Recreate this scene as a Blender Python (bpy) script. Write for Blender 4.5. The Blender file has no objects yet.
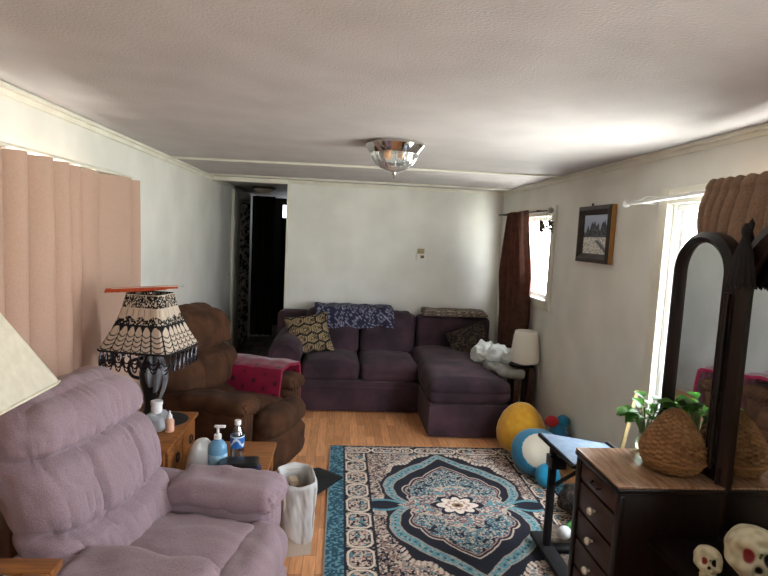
import bpy, bmesh, math, random
import numpy as np
from mathutils import Vector, Matrix, noise
random.seed(7); rng = np.random.default_rng(7)
S = bpy.context.scene
COL = S.collection
PI = math.pi

# ------------------------------------------------------------------ camera
F_PX = 545.0
def cam_axes(vp=(342.0, 233.0), roll=math.radians(2.3)):
    dY = np.array([(vp[0]-384)/F_PX, -(vp[1]-288)/F_PX, -1.0]); dY /= np.linalg.norm(dY)
    up = np.array([math.sin(roll), math.cos(roll), 0.0])
    dZ = up - dY*up.dot(dY); dZ /= np.linalg.norm(dZ)
    return np.array([np.cross(dY, dZ), dY, dZ])
R3 = cam_axes()
cd = bpy.data.cameras.new('camera'); cam = bpy.data.objects.new('camera', cd); COL.objects.link(cam)
cd.sensor_width = 36; cd.lens = F_PX*36/768; cd.clip_start = 0.02
M = Matrix([list(R3[0])+[0.0], list(R3[1])+[0.0], list(R3[2])+[1.66], [0, 0, 0, 1]])
cam.matrix_world = M
S.camera = cam
# ------------------------------------------------------------------ daylight
w = bpy.data.worlds.new('daylight'); S.world = w; w.use_nodes = True
bg = w.node_tree.nodes['Background']
bg.inputs[1].default_value = 9.0
# pale overcast sky above, sunlit lawn below the horizon
_N = w.node_tree.nodes; _K = w.node_tree.links
_tc = _N.new('ShaderNodeTexCoord'); _sx = _N.new('ShaderNodeSeparateXYZ'); _K.new(_tc.outputs['Generated'], _sx.inputs[0])
_mr = _N.new('ShaderNodeMapRange'); _mr.inputs['From Min'].default_value = -0.12; _mr.inputs['From Max'].default_value = 0.10; _K.new(_sx.outputs['Z'], _mr.inputs['Value'])
_mx = _N.new('ShaderNodeMix'); _mx.data_type = 'RGBA'; _mx.inputs[6].default_value = (1.20, 1.235, 1.15, 1); _mx.inputs[7].default_value = (0.88, 0.93, 1.02, 1)
_K.new(_mr.outputs[0], _mx.inputs[0]); _K.new(_mx.outputs[2], bg.inputs[0])
def portal(name, loc, sx, sy, direction):
    l = bpy.data.lights.new(name, 'AREA'); l.shape = 'RECTANGLE'; l.size = sx; l.size_y = sy
    l.cycles.is_portal = True
    o = bpy.data.objects.new(name, l); COL.objects.link(o); o.location = loc
    o.rotation_euler = Vector(direction).to_track_quat('-Z', 'Y').to_euler()
XL, XR, YB, YF, YH, H = -1.41, 1.775, 6.0, -1.6, 9.6, 2.2
# window openings (y0, y1, z0, z1)
WIN_R = [(-0.6, 0.6, 0.95, 1.80), (1.5, 2.87, 0.62, 1.90), (4.52, 5.62, 1.17, 1.89)]  # first opening lies out of view, added to light the foreground recliner
WIN_L = [(0.7, 3.15, 0.85, 1.88)]
for i, (a, b, c, d) in enumerate(WIN_R): portal('window_portal', (XR+0.14, (a+b)/2, (c+d)/2), d-c, b-a, (-1, 0, 0))
for (a, b, c, d) in WIN_L: portal('window_portal', (XL-0.14, (a+b)/2, (c+d)/2), d-c, b-a, (1, 0, 0))
S.view_settings.view_transform = 'Standard'; S.view_settings.look = 'None'
S.view_settings.exposure = 1.68; S.view_settings.gamma = 1.0; S.view_settings.use_curve_mapping = False

# ------------------------------------------------------------------ helpers
def lin(c):
    c = np.asarray(c, float)/255.0
    return np.where(c <= 0.04045, c/12.92, ((c+0.055)/1.055)**2.4)
def L4(c): return tuple(lin(c))+(1.0,)

def mat(name, c, c2=None, rough=0.7, scale=8.0, detail=4, bump=0.0, bscale=80.0, metal=0.0, sheen=0.0,
        spec=0.5, stretch=None, attr=False, trans=0.0, transl=0.0, coat=0.0, ior=1.45, fac=(0.35, 0.65), bdist=0.002):
    m = bpy.data.materials.new(name); m.use_nodes = True
    nt = m.node_tree; N = nt.nodes; K = nt.links
    p = N['Principled BSDF']; out = N['Material Output']
    p.inputs['Roughness'].default_value = rough; p.inputs['Metallic'].default_value = metal
    p.inputs['Specular IOR Level'].default_value = spec; p.inputs['IOR'].default_value = ior
    p.inputs['Sheen Weight'].default_value = sheen; p.inputs['Sheen Roughness'].default_value = 0.4
    p.inputs['Transmission Weight'].default_value = trans; p.inputs['Coat Weight'].default_value = coat
    p.inputs['Base Color'].default_value = L4(c)
    tc = N.new('ShaderNodeTexCoord'); mp = N.new('ShaderNodeMapping'); K.new(tc.outputs['Object'], mp.inputs['Vector'])
    if stretch: mp.inputs['Scale'].default_value = stretch
    colsock = None
    if c2 is not None:
        nz = N.new('ShaderNodeTexNoise'); nz.inputs['Scale'].default_value = scale; nz.inputs['Detail'].default_value = detail
        K.new(mp.outputs[0], nz.inputs['Vector'])
        cr = N.new('ShaderNodeValToRGB'); e = cr.color_ramp.elements
        e[0].position, e[1].position = fac; e[0].color = L4(c); e[1].color = L4(c2)
        K.new(nz.outputs['Fac'], cr.inputs['Fac']); colsock = cr.outputs['Color']
    if attr:
        a = N.new('ShaderNodeAttribute'); a.attribute_name = 'Col'; colsock = a.outputs['Color']
    if colsock: K.new(colsock, p.inputs['Base Color'])
    if bump:
        bz = N.new('ShaderNodeTexNoise'); bz.inputs['Scale'].default_value = bscale; bz.inputs['Detail'].default_value = 3
        K.new(tc.outputs['Object'], bz.inputs['Vector'])
        bp = N.new('ShaderNodeBump'); bp.inputs['Strength'].default_value = bump; bp.inputs['Distance'].default_value = bdist
        K.new(bz.outputs['Fac'], bp.inputs['Height']); K.new(bp.outputs[0], p.inputs['Normal'])
    if transl:
        t = N.new('ShaderNodeBsdfTranslucent'); mx = N.new('ShaderNodeMixShader'); mx.inputs[0].default_value = transl
        if colsock: K.new(colsock, t.inputs['Color'])
        else: t.inputs['Color'].default_value = L4(c)
        K.new(p.outputs[0], mx.inputs[1]); K.new(t.outputs[0], mx.inputs[2]); K.new(mx.outputs[0], out.inputs['Surface'])
    return m

def clear_mat(name, tint=(255, 255, 255), gloss=0.06, rough=0.02):
    m = bpy.data.materials.new(name); m.use_nodes = True
    N = m.node_tree.nodes; K = m.node_tree.links; N.remove(N['Principled BSDF'])
    t = N.new('ShaderNodeBsdfTransparent'); t.inputs[0].default_value = L4(tint)
    g = N.new('ShaderNodeBsdfGlossy'); g.inputs['Roughness'].default_value = rough
    mx = N.new('ShaderNodeMixShader'); mx.inputs[0].default_value = gloss
    K.new(t.outputs[0], mx.inputs[1]); K.new(g.outputs[0], mx.inputs[2])
    K.new(mx.outputs[0], N['Material Output'].inputs['Surface'])
    return m

class MB:
    def __init__(s): s.v = []; s.f = []; s.c = []
    def add(s, V, F, C=None):
        o = len(s.v); s.v.extend([tuple(map(float, p)) for p in V]); s.f.extend([tuple(i+o for i in f) for f in F])
        if C is not None: s.c.extend([tuple(map(float, q)) for q in C])
        return s
    def box(s, x0, x1, y0, y1, z0, z1, bev=0.0, rot=None, seg=2):
        bm = bmesh.new(); bmesh.ops.create_cube(bm, size=1)
        for v in bm.verts: v.co = Vector((v.co.x*(x1-x0), v.co.y*(y1-y0), v.co.z*(z1-z0)))
        if bev: bmesh.ops.bevel(bm, geom=bm.edges[:], offset=bev, segments=seg, affect='EDGES', profile=0.5)
        c = Vector(((x0+x1)/2, (y0+y1)/2, (z0+z1)/2))
        for v in bm.verts:
            if rot is not None: v.co = rot @ v.co
            v.co += c
        bm.verts.index_update()
        s.add([v.co for v in bm.verts], [[q.index for q in f.verts] for f in bm.faces]); bm.free(); return s
    def lathe(s, prof, seg=32, c=(0, 0, 0), cap=True, sq=None):
        V = []; F = []; n = len(prof)
        for r, z in prof:
            for k in range(seg):
                a = 2*PI*k/seg
                V.append((c[0]+r*math.cos(a), c[1]+r*math.sin(a), c[2]+z))
        for i in range(n-1):
            for k in range(seg):
                k2 = (k+1) % seg; F.append((i*seg+k, i*seg+k2, (i+1)*seg+k2, (i+1)*seg+k))
        if cap: F.append(tuple(range(seg-1, -1, -1))); F.append(tuple((n-1)*seg+k for k in range(seg)))
        return s.add(V, F)
    def tube(s, pts, r, seg=8, closed=False):
        P = [Vector(p) for p in pts]; n = len(P); V = []; F = []
        rr = r if hasattr(r, '__len__') else [r]*n
        nrm = None
        for i in range(n):
            if closed: t = P[(i+1) % n]-P[i-1]
            else: t = P[min(i+1, n-1)]-P[max(i-1, 0)]
            t.normalize()
            if nrm is None:
                nrm = t.orthogonal().normalized()
            nrm = (nrm - t*nrm.dot(t)).normalized(); b = t.cross(nrm)
            for k in range(seg):
                a = 2*PI*k/seg; V.append(P[i]+(nrm*math.cos(a)+b*math.sin(a))*rr[i])
        for i in range(n if closed else n-1):
            j = (i+1) % n
            for k in range(seg):
                k2 = (k+1) % seg; F.append((i*seg+k, i*seg+k2, j*seg+k2, j*seg+k))
        if not closed: F.append(tuple(range(seg-1, -1, -1))); F.append(tuple((n-1)*seg+k for k in range(seg)))
        return s.add(V, F)
    def ball(s, c, r, seg=16, rings=10):
        r = r if hasattr(r, '__len__') else (r, r, r)
        prof = [(math.sin(PI*i/rings), -math.cos(PI*i/rings)) for i in range(rings+1)]
        V = [(c[0], c[1], c[2]-r[2])]; F = []
        for i in range(1, rings):
            for k in range(seg):
                a = 2*PI*k/seg; V.append((c[0]+r[0]*prof[i][0]*math.cos(a), c[1]+r[1]*prof[i][0]*math.sin(a), c[2]+r[2]*prof[i][1]))
        V.append((c[0], c[1], c[2]+r[2])); last = len(V)-1
        for k in range(seg):
            k2 = (k+1) % seg; F.append((0, 1+k2, 1+k)); F.append((last, last-seg+k, last-seg+k2))
            for i in range(rings-2):
                a = 1+i*seg; F.append((a+k, a+k2, a+seg+k2, a+seg+k))
        return s.add(V, F)
    def xf(s, Mx):
        s.v = [tuple(Mx @ Vector(p)) for p in s.v]; return s
    def build(s, name, m, parent=None, smooth=True, loc=None, rot=None, angle=40):
        me = bpy.data.meshes.new(name); me.from_pydata(s.v, [], s.f); me.validate(); me.update()
        if s.c and len(s.c) == len(s.v):
            a = me.color_attributes.new('Col', 'FLOAT_COLOR', 'POINT')
            a.data.foreach_set('color', np.hstack([np.array(s.c)[:, :3], np.ones((len(s.c), 1))]).astype(np.float32).ravel())
        me.materials.append(m)
        o = bpy.data.objects.new(name, me); COL.objects.link(o)
        if smooth:
            me.shade_smooth()
            try: me.set_sharp_from_angle(angle=math.radians(angle))
            except Exception: pass
        if parent: o.parent = parent
        if loc: o.location = loc
        if rot: o.rotation_euler = rot
        return o

def softbox(dx, dy, dz, r, n=(16, 16, 16), disp=None, post=None, c=(0, 0, 0), color=None):
    nx, ny, nz = n; idx = {}; P = []; F = []
    def vid(i, j, k):
        q = (i, j, k)
        if q not in idx: idx[q] = len(P); P.append((i/nx-.5, j/ny-.5, k/nz-.5))
        return idx[q]
    for k in (0, nz):
        for i in range(nx):
            for j in range(ny):
                f = [vid(i, j, k), vid(i+1, j, k), vid(i+1, j+1, k), vid(i, j+1, k)]; F.append(f if k else f[::-1])
    for j in (0, ny):
        for i in range(nx):
            for k in range(nz):
                f = [vid(i, j, k), vid(i+1, j, k), vid(i+1, j, k+1), vid(i, j, k+1)]; F.append(f[::-1] if j else f)
    for i in (0, nx):
        for j in range(ny):
            for k in range(nz):
                f = [vid(i, j, k), vid(i, j+1, k), vid(i, j+1, k+1), vid(i, j, k+1)]; F.append(f if i else f[::-1])
    U = np.array(P)*2; D = np.array([dx, dy, dz])/2
    p = U*D; r = min(r, D.min()*0.999); q = np.clip(p, -(D-r), D-r); d = p-q
    nn = d/np.linalg.norm(d, axis=1, keepdims=True)
    p2 = q+nn*r
    if disp is not None: p2 = p2+nn*np.asarray(disp(U, nn, p2))[:, None]
    if post is not None: p2 = post(p2, U)
    cc = color(U, nn, p2) if color is not None else None
    mb = MB(); mb.add(p2+np.array(c), F, cc); return mb

def vnoise(p, sc=1.0, seed=0.0):
    return np.array([noise.noise(Vector((q[0]*sc+seed, q[1]*sc-seed, q[2]*sc+2*seed))) for q in p])

def sheet(nu, nv, fn, color=None, thick=0.0):
    u = np.linspace(0, 1, nu); v = np.linspace(0, 1, nv); U, V = np.meshgrid(u, v); U = U.ravel(); V = V.ravel()
    P = fn(U, V); F = []
    for j in range(nv-1):
        for i in range(nu-1):
            a = j*nu+i; F.append((a, a+1, a+nu+1, a+nu))
    C = color(U, V) if color is not None else None
    if thick:
        Q = P.reshape(nv, nu, 3); gu = np.gradient(Q, axis=1); gv = np.gradient(Q, axis=0)
        nr = np.cross(gu, gv); nr /= (np.linalg.norm(nr, axis=2, keepdims=True)+1e-9)
        P2 = P-nr.reshape(-1, 3)*thick; n0 = nu*nv
        F += [(a+n0, d+n0, c+n0, b+n0) for (a, b, c, d) in F]
        rim = [i for i in range(nu)]+[j*nu+nu-1 for j in range(1, nv)]+[(nv-1)*nu+i for i in range(nu-2, -1, -1)]+[j*nu for j in range(nv-2, 0, -1)]
        for k in range(len(rim)):
            a, b = rim[k], rim[(k+1) % len(rim)]; F.append((b, a, a+n0, b+n0))
        P = np.vstack([P, P2]); C = np.vstack([C, C]) if C is not None else None
    mb = MB(); mb.add(P, F, C); return mb

def tag(o, label, cat, group=None, kind=None):
    o['label'] = label; o['category'] = cat
    if group: o['group'] = group
    if kind: o['kind'] = kind
    return o
def struct(o): o['kind'] = 'structure'; return o
def thing(name, label, cat, loc=(0, 0, 0), rz=0.0, group=None):
    o = bpy.data.objects.new(name, None); COL.objects.link(o); o.location = loc; o.rotation_euler = (0, 0, rz)
    o.empty_display_size = 0.05
    return tag(o, label, cat, group)
def copy_thing(root, loc, rz, label, group=None):
    r = root.copy(); COL.objects.link(r); r.location = loc; r.rotation_euler = (0, 0, rz); r['label'] = label
    if group: r['group'] = group
    for ch in list(root.children):
        c = ch.copy(); COL.objects.link(c); c.parent = r
    return r
def hashn(x, y, s=0.0):
    q = np.sin(x*127.1+y*311.7+s*74.7)*43758.5453
    return q-np.floor(q)
def vn2(x, y, s=0.0):
    xi, yi = np.floor(x), np.floor(y); xf, yf = x-xi, y-yi
    xf = xf*xf*(3-2*xf); yf = yf*yf*(3-2*yf)
    return ((hashn(xi, yi, s)*(1-xf)+hashn(xi+1, yi, s)*xf)*(1-yf)+(hashn(xi, yi+1, s)*(1-xf)+hashn(xi+1, yi+1, s)*xf)*yf)
def mixc(a, b, t): return a*(1-t[:, None])+b*t[:, None]

# ------------------------------------------------------------------ materials
m_wall = mat('wall_paint', (226, 225, 217), (213, 212, 203), rough=0.6, scale=2.5, bump=0.15, bscale=120)
m_ceil = mat('ceiling_texture_paint', (186, 180, 178), (176, 170, 168), rough=0.65, scale=4, bump=0.55, bscale=110, bdist=0.004)
m_trim = mat('white_trim_paint', (225, 222, 208), (212, 208, 192), rough=0.45, scale=5)
m_vinyl = mat('white_vinyl', (238, 240, 240), rough=0.35)
m_hallwood = mat('dimmed_panelling', (30, 25, 21), (22, 17, 14), rough=0.7, scale=6, stretch=(1, 8, .6))  # near-black: the unlit hallway's dimness is put into the panel colour
m_glass = clear_mat('window_glass')
m_walnut = mat('dark_walnut', (30, 17, 12), (16, 9, 7), rough=0.32, scale=14, stretch=(6, 6, .8), spec=0.4)
m_walnut_top = mat('glare_walnut_top', (172, 138, 110), (132, 98, 72), rough=0.27, scale=10, stretch=(8, 1, 3))  # walnut lightened, window glare on the dresser top put into its colour
m_walnut_front = mat('walnut_drawer_front', (66, 38, 26), (42, 23, 16), rough=0.4, scale=9, stretch=(3, 1, 9))
m_oak = mat('honey_oak', (150, 96, 46), (112, 66, 30), rough=0.4, scale=9, stretch=(1, 7, 7))
m_black = mat('black_gloss', (14, 14, 15), rough=0.3)
m_blackmatt = mat('black_matt', (20, 19, 20), (12, 12, 13), rough=0.8, scale=30)
m_porcelain = mat('white_porcelain', (228, 222, 208), rough=0.25)
m_chrome = mat('polished_chrome', (200, 195, 190), rough=0.12, metal=1.0)
m_mirror = mat('mirror_silver', (225, 228, 228), rough=0.02, metal=1.0)
m_whitepl = mat('white_plastic', (232, 232, 230), rough=0.35)
m_pink = mat('mauve_chenille', (160, 138, 145), (134, 114, 121), rough=0.9, scale=260, detail=5, bump=0.6, bscale=260, sheen=0.2, fac=(0.35, 0.65), bdist=0.003, stretch=(1, 1, 2.2))
m_brown = mat('brown_microfibre', (82, 53, 34), (58, 37, 24), rough=0.9, scale=7, bump=0.35, bscale=160, sheen=0.02, spec=0.2)
m_plum = mat('plum_velour', (70, 47, 57), (38, 24, 32), rough=0.85, scale=4, bump=0.3, bscale=180, sheen=0.06)
m_paint = mat('printed_fabric', (128, 128, 128), rough=0.9, attr=True, bump=0.3, bscale=250)
m_curt = mat('taupe_curtain', (186, 156, 138), (178, 148, 130), rough=0.9, scale=160, transl=0.08, bump=0.2, bscale=300)
m_curtdark = mat('brown_curtain', (96, 62, 48), (78, 48, 38), rough=0.75, scale=20, transl=0.3)
m_scarf = mat('taupe_scarf', (140, 114, 94), (122, 98, 80), rough=0.9, scale=120, transl=0.15)

# ------------------------------------------------------------------ room shell
def wall_with_holes(name, x0, x1, y0, y1, holes, m):
    mb = MB(); y = y0
    for (a, b, c, d) in sorted(holes):
        mb.box(x0, x1, y, a, 0, H); mb.box(x0, x1, a, b, 0, c); mb.box(x0, x1, a, b, d, H); y = b
    mb.box(x0, x1, y, y1, 0, H)
    return struct(mb.build(name, m, smooth=False))
wall_with_holes('wall_right', XR, XR+0.12, YF, YB+0.1, WIN_R, m_wall)
wall_with_holes('wall_left', XL-0.12, XL, YF, YH, WIN_L, m_wall)
struct(MB().box(-0.6, XR, YB, YB+0.1, 0, H).build('wall_back', m_wall, smooth=False))
struct(MB().box(XL-.12, XR+.12, YF-0.1, YF, 0, H).build('wall_front', m_wall, smooth=False))
struct(MB().box(-0.6, -0.5, YB+0.1, YH, 0, H).build('wall_hallway', m_hallwood, smooth=False))
struct(MB().box(XL-.12, -0.5, YH, YH+0.1, 0, H).build('wall_hallway_end', m_hallwood, smooth=False))
struct(MB().box(XL-.12, XR+.12, YF-.1, YH+.1, H, H+0.1).build('ceiling', m_ceil, smooth=False))

def floor_mat():
    m = bpy.data.materials.new('oak_laminate'); m.use_nodes = True; N = m.node_tree.nodes; K = m.node_tree.links
    p = N['Principled BSDF']; tc = N.new('ShaderNodeTexCoord'); mp = N.new('ShaderNodeMapping')
    mp.inputs['Rotation'].default_value = (0, 0, PI/2); K.new(tc.outputs['Object'], mp.inputs[0])
    b = N.new('ShaderNodeTexBrick'); b.offset = 0.37; b.inputs['Scale'].default_value = 1.0
    b.inputs['Brick Width'].default_value = 0.42; b.inputs['Row Height'].default_value = 0.066; b.inputs['Mortar Size'].default_value = 0.0009
    b.inputs['Mortar Smooth'].default_value = 0.3; b.inputs['Bias'].default_value = 0.0
    b.inputs['Color1'].default_value = L4((240, 178, 126)); b.inputs['Color2'].default_value = L4((200, 138, 92)); b.inputs['Mortar'].default_value = L4((96, 58, 36))
    K.new(mp.outputs[0], b.inputs[0])
    mp2 = N.new('ShaderNodeMapping'); mp2.inputs['Scale'].default_value = (14, 1.2, 1); K.new(tc.outputs['Object'], mp2.inputs[0])
    nz = N.new('ShaderNodeTexNoise'); nz.inputs['Scale'].default_value = 5; nz.inputs['Detail'].default_value = 6; K.new(mp2.outputs[0], nz.inputs[0])
    cr = N.new('ShaderNodeValToRGB'); cr.color_ramp.elements[0].color = (.72, .7, .68, 1); cr.color_ramp.elements[1].color = (1.1, 1.08, 1.05, 1)
    cr.color_ramp.elements[0].position = .3; cr.color_ramp.elements[1].position = .7
    K.new(nz.outputs['Fac'], cr.inputs[0])
    mx = N.new('ShaderNodeMix'); mx.data_type = 'RGBA'; mx.blend_type = 'MULTIPLY'; mx.inputs[0].default_value = 1.0
    K.new(b.outputs['Color'], mx.inputs[6]); K.new(cr.outputs[0], mx.inputs[7]); K.new(mx.outputs[2], p.inputs['Base Color'])
    p.inputs['Roughness'].default_value = 0.33
    return m
struct(MB().box(XL-.12, XR+.12, YF-.1, YB, -0.1, 0).build('floor', floor_mat(), smooth=False))
def tile_mat():
    m = bpy.data.materials.new('vinyl_tile'); m.use_nodes = True; N = m.node_tree.nodes; K = m.node_tree.links
    p = N['Principled BSDF']; tc = N.new('ShaderNodeTexCoord'); b = N.new('ShaderNodeTexBrick')
    b.offset = 0.5; b.inputs['Scale'].default_value = 1; b.inputs['Brick Width'].default_value = .3; b.inputs['Row Height'].default_value = .3
    b.inputs['Mortar Size'].default_value = .012
    b.inputs['Color1'].default_value = L4((150, 142, 135)); b.inputs['Color2'].default_value = L4((96, 76, 66)); b.inputs['Mortar'].default_value = L4((60, 52, 48))
    K.new(tc.outputs['Object'], b.inputs[0]); K.new(b.outputs[0], p.inputs['Base Color']); p.inputs['Roughness'].default_value = .5
    return m
struct(MB().box(XL-.12, -0.5, YB, YH+.1, -0.1, 0).build('floor_hallway', tile_mat(), smooth=False))
struct(MB().box(XL, -0.6, YB-0.02, YB+0.02, -0.02, 0.006, .003).build('trim_1', m_walnut, smooth=False))

# trims: ceiling mouldings, two battens across the ceiling
mb = MB(); mb.box(XL, XL+.018, YF, YB+1.15, H-.045, H, .006); mb.box(XL, XL+.04, YF, YB, H-.02, H, .006)
struct(mb.build('trim_2', m_trim))
mb = MB(); mb.box(XR-.018, XR, YF, YB, H-.045, H, .006); mb.box(XR-.04, XR, YF, YB, H-.02, H, .006)
struct(mb.build('trim_3', m_trim))
struct(MB().box(-.6, XR, YB-.018, YB, H-.04, H, .005).build('trim_4', m_trim))
for k, (ya, yb, wd) in enumerate(((4.53, 4.30, .035), (5.76, 5.63, .06))):
    a = math.atan2(yb-ya, XR-XL); ln = math.hypot(yb-ya, XR-XL)
    mb = MB().box(-ln/2, ln/2, -wd/2, wd/2, -.016, 0, .005)
    struct(mb.build('trim_%d' % (5+k), m_trim, loc=((XL+XR)/2, (ya+yb)/2, H), rot=(0, 0, a)))
struct(MB().box(XL, -.6, YB-.02, YB+.06, H-.045, H, .004).build('trim_7', m_trim))
struct(MB().box(-.605, -.58, YB-.006, YB+.1, 0, H-.045, .004).build('trim_8', m_trim))
# skirting along the walls
struct(MB().box(XR-.014, XR, YF, YB, 0, .08, .004).build('baseboard_right', m_trim))
struct(MB().box(XL, XL+.014, YF, 7.1, 0, .08, .004).build('baseboard_left', m_trim))
struct(MB().box(-.6, XR-.014, YB-.014, YB, 0, .08, .004).build('baseboard_back', m_trim))

def window(n, x, y0, y1, z0, z1, side, slider, casing=0.09, sill=False):
    """vinyl window filling the opening; side = +1: room lies towards -x"""
    s = side; root = bpy.data.objects.new('window_%d' % n, None); COL.objects.link(root); root['kind'] = 'structure'
    cx = lambda a, b: (min(x-s*a, x-s*b), max(x-s*a, x-s*b))
    mb = MB(); t = cx(0, .018); c = casing
    mb.box(*t, y0-c, y0, z0-c, z1+c, .004); mb.box(*t, y1, y1+c, z0-c, z1+c, .004)
    mb.box(*t, y0, y1, z1, z1+c, .004); mb.box(*t, y0, y1, z0-c, z0, .004)
    struct(mb.build('casing', m_trim, root))
    mb = MB(); t = cx(-.02, -.10)
    f = .035
    mb.box(*t, y0, y0+f, z0, z1, .003); mb.box(*t, y1-f, y1, z0, z1, .003); mb.box(*t, y0+f, y1-f, z1-f, z1, .003); mb.box(*t, y0+f, y1-f, z0, z0+f, .003)
    t = cx(-.035, -.065)
    for yy in slider: mb.box(*t, yy-.022, yy+.022, z0+f, z1-f, .003)
    mb.box(*t, y1-f-.045, y1-f-.01, z0+f, z1-f, .003); mb.box(*t, y0+f+.01, y0+f+.045, z0+f, z1-f, .003)
    struct(mb.build('frame', m_vinyl, root))
    mb = MB(); t = cx(-.048, -.052); mb.box(*t, y0+f, y1-f, z0+f, z1-f)
    struct(mb.build('pane', m_glass, root, smooth=False))
    if sill: struct(MB().box(*cx(.05, -.1), y0-.02, y1+.02, z0-.025, z0, .005).build('sill', m_trim, root))
for k, (a, b, c, d) in enumerate(WIN_R): window(k+1, XR, a, b, c, d, 1, [(a+b)/2], .085, sill=(k == 2))
for (a, b, c, d) in WIN_L: window(4, XL, a, b, c, d, -1, [a+.8, b-.8], .06)

# hallway door casing and fittings
root = bpy.data.objects.new('door_1', None); COL.objects.link(root); struct(root)
mb = MB(); mb.box(XL, XL+.035, 7.12, 7.52, 0, 2.15, .005); mb.box(XL, XL+.035, 8.25, 8.36, 0, 2.15, .005); mb.box(XL, XL+.035, 7.52, 8.25, 2.05, 2.15, .005)
struct(mb.build('casing', m_trim, root))
def lacec(u, v):
    n = vn2(u*9, v*60, 3); n2 = vn2(u*25, v*140, 5)
    return mixc(lin((40, 36, 34))[None], lin((196, 192, 184))[None], ((n*.6+n2*.5) > .52).astype(float))
tag(sheet(24, 160, lambda u, v: np.stack([XL+.042+.012*np.sin(u*22), 7.54+u*.7, .03+v*1.99], 1), lacec, .003).build('lace_panel', m_paint),
    'black and white patterned panel hanging in the hallway doorway', 'door curtain')
def drape_panel(name, label, axis, fixed, a0, a1, z0, z1, folds, amp, m, cat='curtain', seed=1.0, gather=0.0, parent=None, group=None, xshift=None):
    def fn(u, v):
        ph = u*folds*2*PI+1.3*np.sin(u*5+seed)+.5*np.sin(v*3+seed)
        off = amp*(.55+.45*(1-v))*(np.sin(ph)+.35*np.sin(2.3*ph+seed+v))
        s = a0+(a1-a0)*u + (gather*(v-.5)*(u-.5) if gather else 0)
        if xshift is not None: s = s+xshift(u, v)
        z = z0+(z1-z0)*v
        return np.stack([fixed+off, s, z], 1) if axis == 'x' else np.stack([s, fixed+off, z], 1)
    o = sheet(int(folds*14)+20, 50, fn, None, .004).build(name, m, parent)
    if label: tag(o, label, cat, group)
    return o
m_hallc = mat('hall_drape_brown', (52, 42, 34), (38, 30, 24), rough=.9, scale=20)
m_hallb = mat('hall_drape_black', (10, 9, 9), rough=.95)  # both drapes kept extra dark, hallway dimness put into their colours
drape_panel('hallway_curtain', 'dark brown curtain hanging along the hallway, beside the white doorway', 'y', 8.5, -1.37, -1.03, .02, 2.16, 4, .035, m_hallc, seed=2)
drape_panel('hallway_curtain', 'black curtain closing off the far end of the hallway', 'y', 8.9, -.985, -.63, .02, 1.86, 3, .03, m_hallb, seed=4)
# small bright window at the end of the hall, mostly behind the black curtain
hw = bpy.data.objects.new('window_5', None); COL.objects.link(hw); struct(hw)
m_sky = bpy.data.materials.new('bright_pane'); m_sky.use_nodes = True
pb = m_sky.node_tree.nodes['Principled BSDF']; pb.inputs['Emission Color'].default_value = (.9, .95, 1, 1); pb.inputs['Emission Strength'].default_value = 1.6
struct(MB().box(-1.04, -.7, YH-.012, YH-.002, 1.55, 2.1, .002).build('pane', m_sky, hw, smooth=False))
mb = MB(); mb.box(-1.07, -1.03, YH-.03, YH, 1.5, 2.14, .004); mb.box(-.71, -.67, YH-.03, YH, 1.5, 2.14, .004); mb.box(-1.03, -.71, YH-.03, YH, 2.09, 2.14, .004); mb.box(-1.03, -.71, YH-.03, YH, 1.5, 1.55, .004)
struct(mb.build('frame', m_hallwood, hw))
hl = thing('hallway_light', 'small flush dome light on the hallway ceiling', 'ceiling light', (-1.03, 7.25, H))
MB().lathe([(.15, 0), (.155, -.012), (.15, -.022), (.13, -.024)], 32).build('rim', mat('dull_brass', (90, 82, 66), rough=.4, metal=.8), hl)
MB().lathe([(.13, -.02), (.12, -.045), (.085, -.07), (.03, -.083), (.002, -.085)], 32).build('dome', m_porcelain, hl)
sw = thing('light_switch', 'small white light switch plate on the left wall by the hallway doorway', 'light switch', (XL, 6.98, 1.04))
MB().box(0, .006, -.035, .035, -.057, .057, .002).build('plate', m_porcelain, sw); MB().box(.006, .014, -.006, .006, -.012, .012, .002).build('toggle', m_porcelain, sw)

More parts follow.
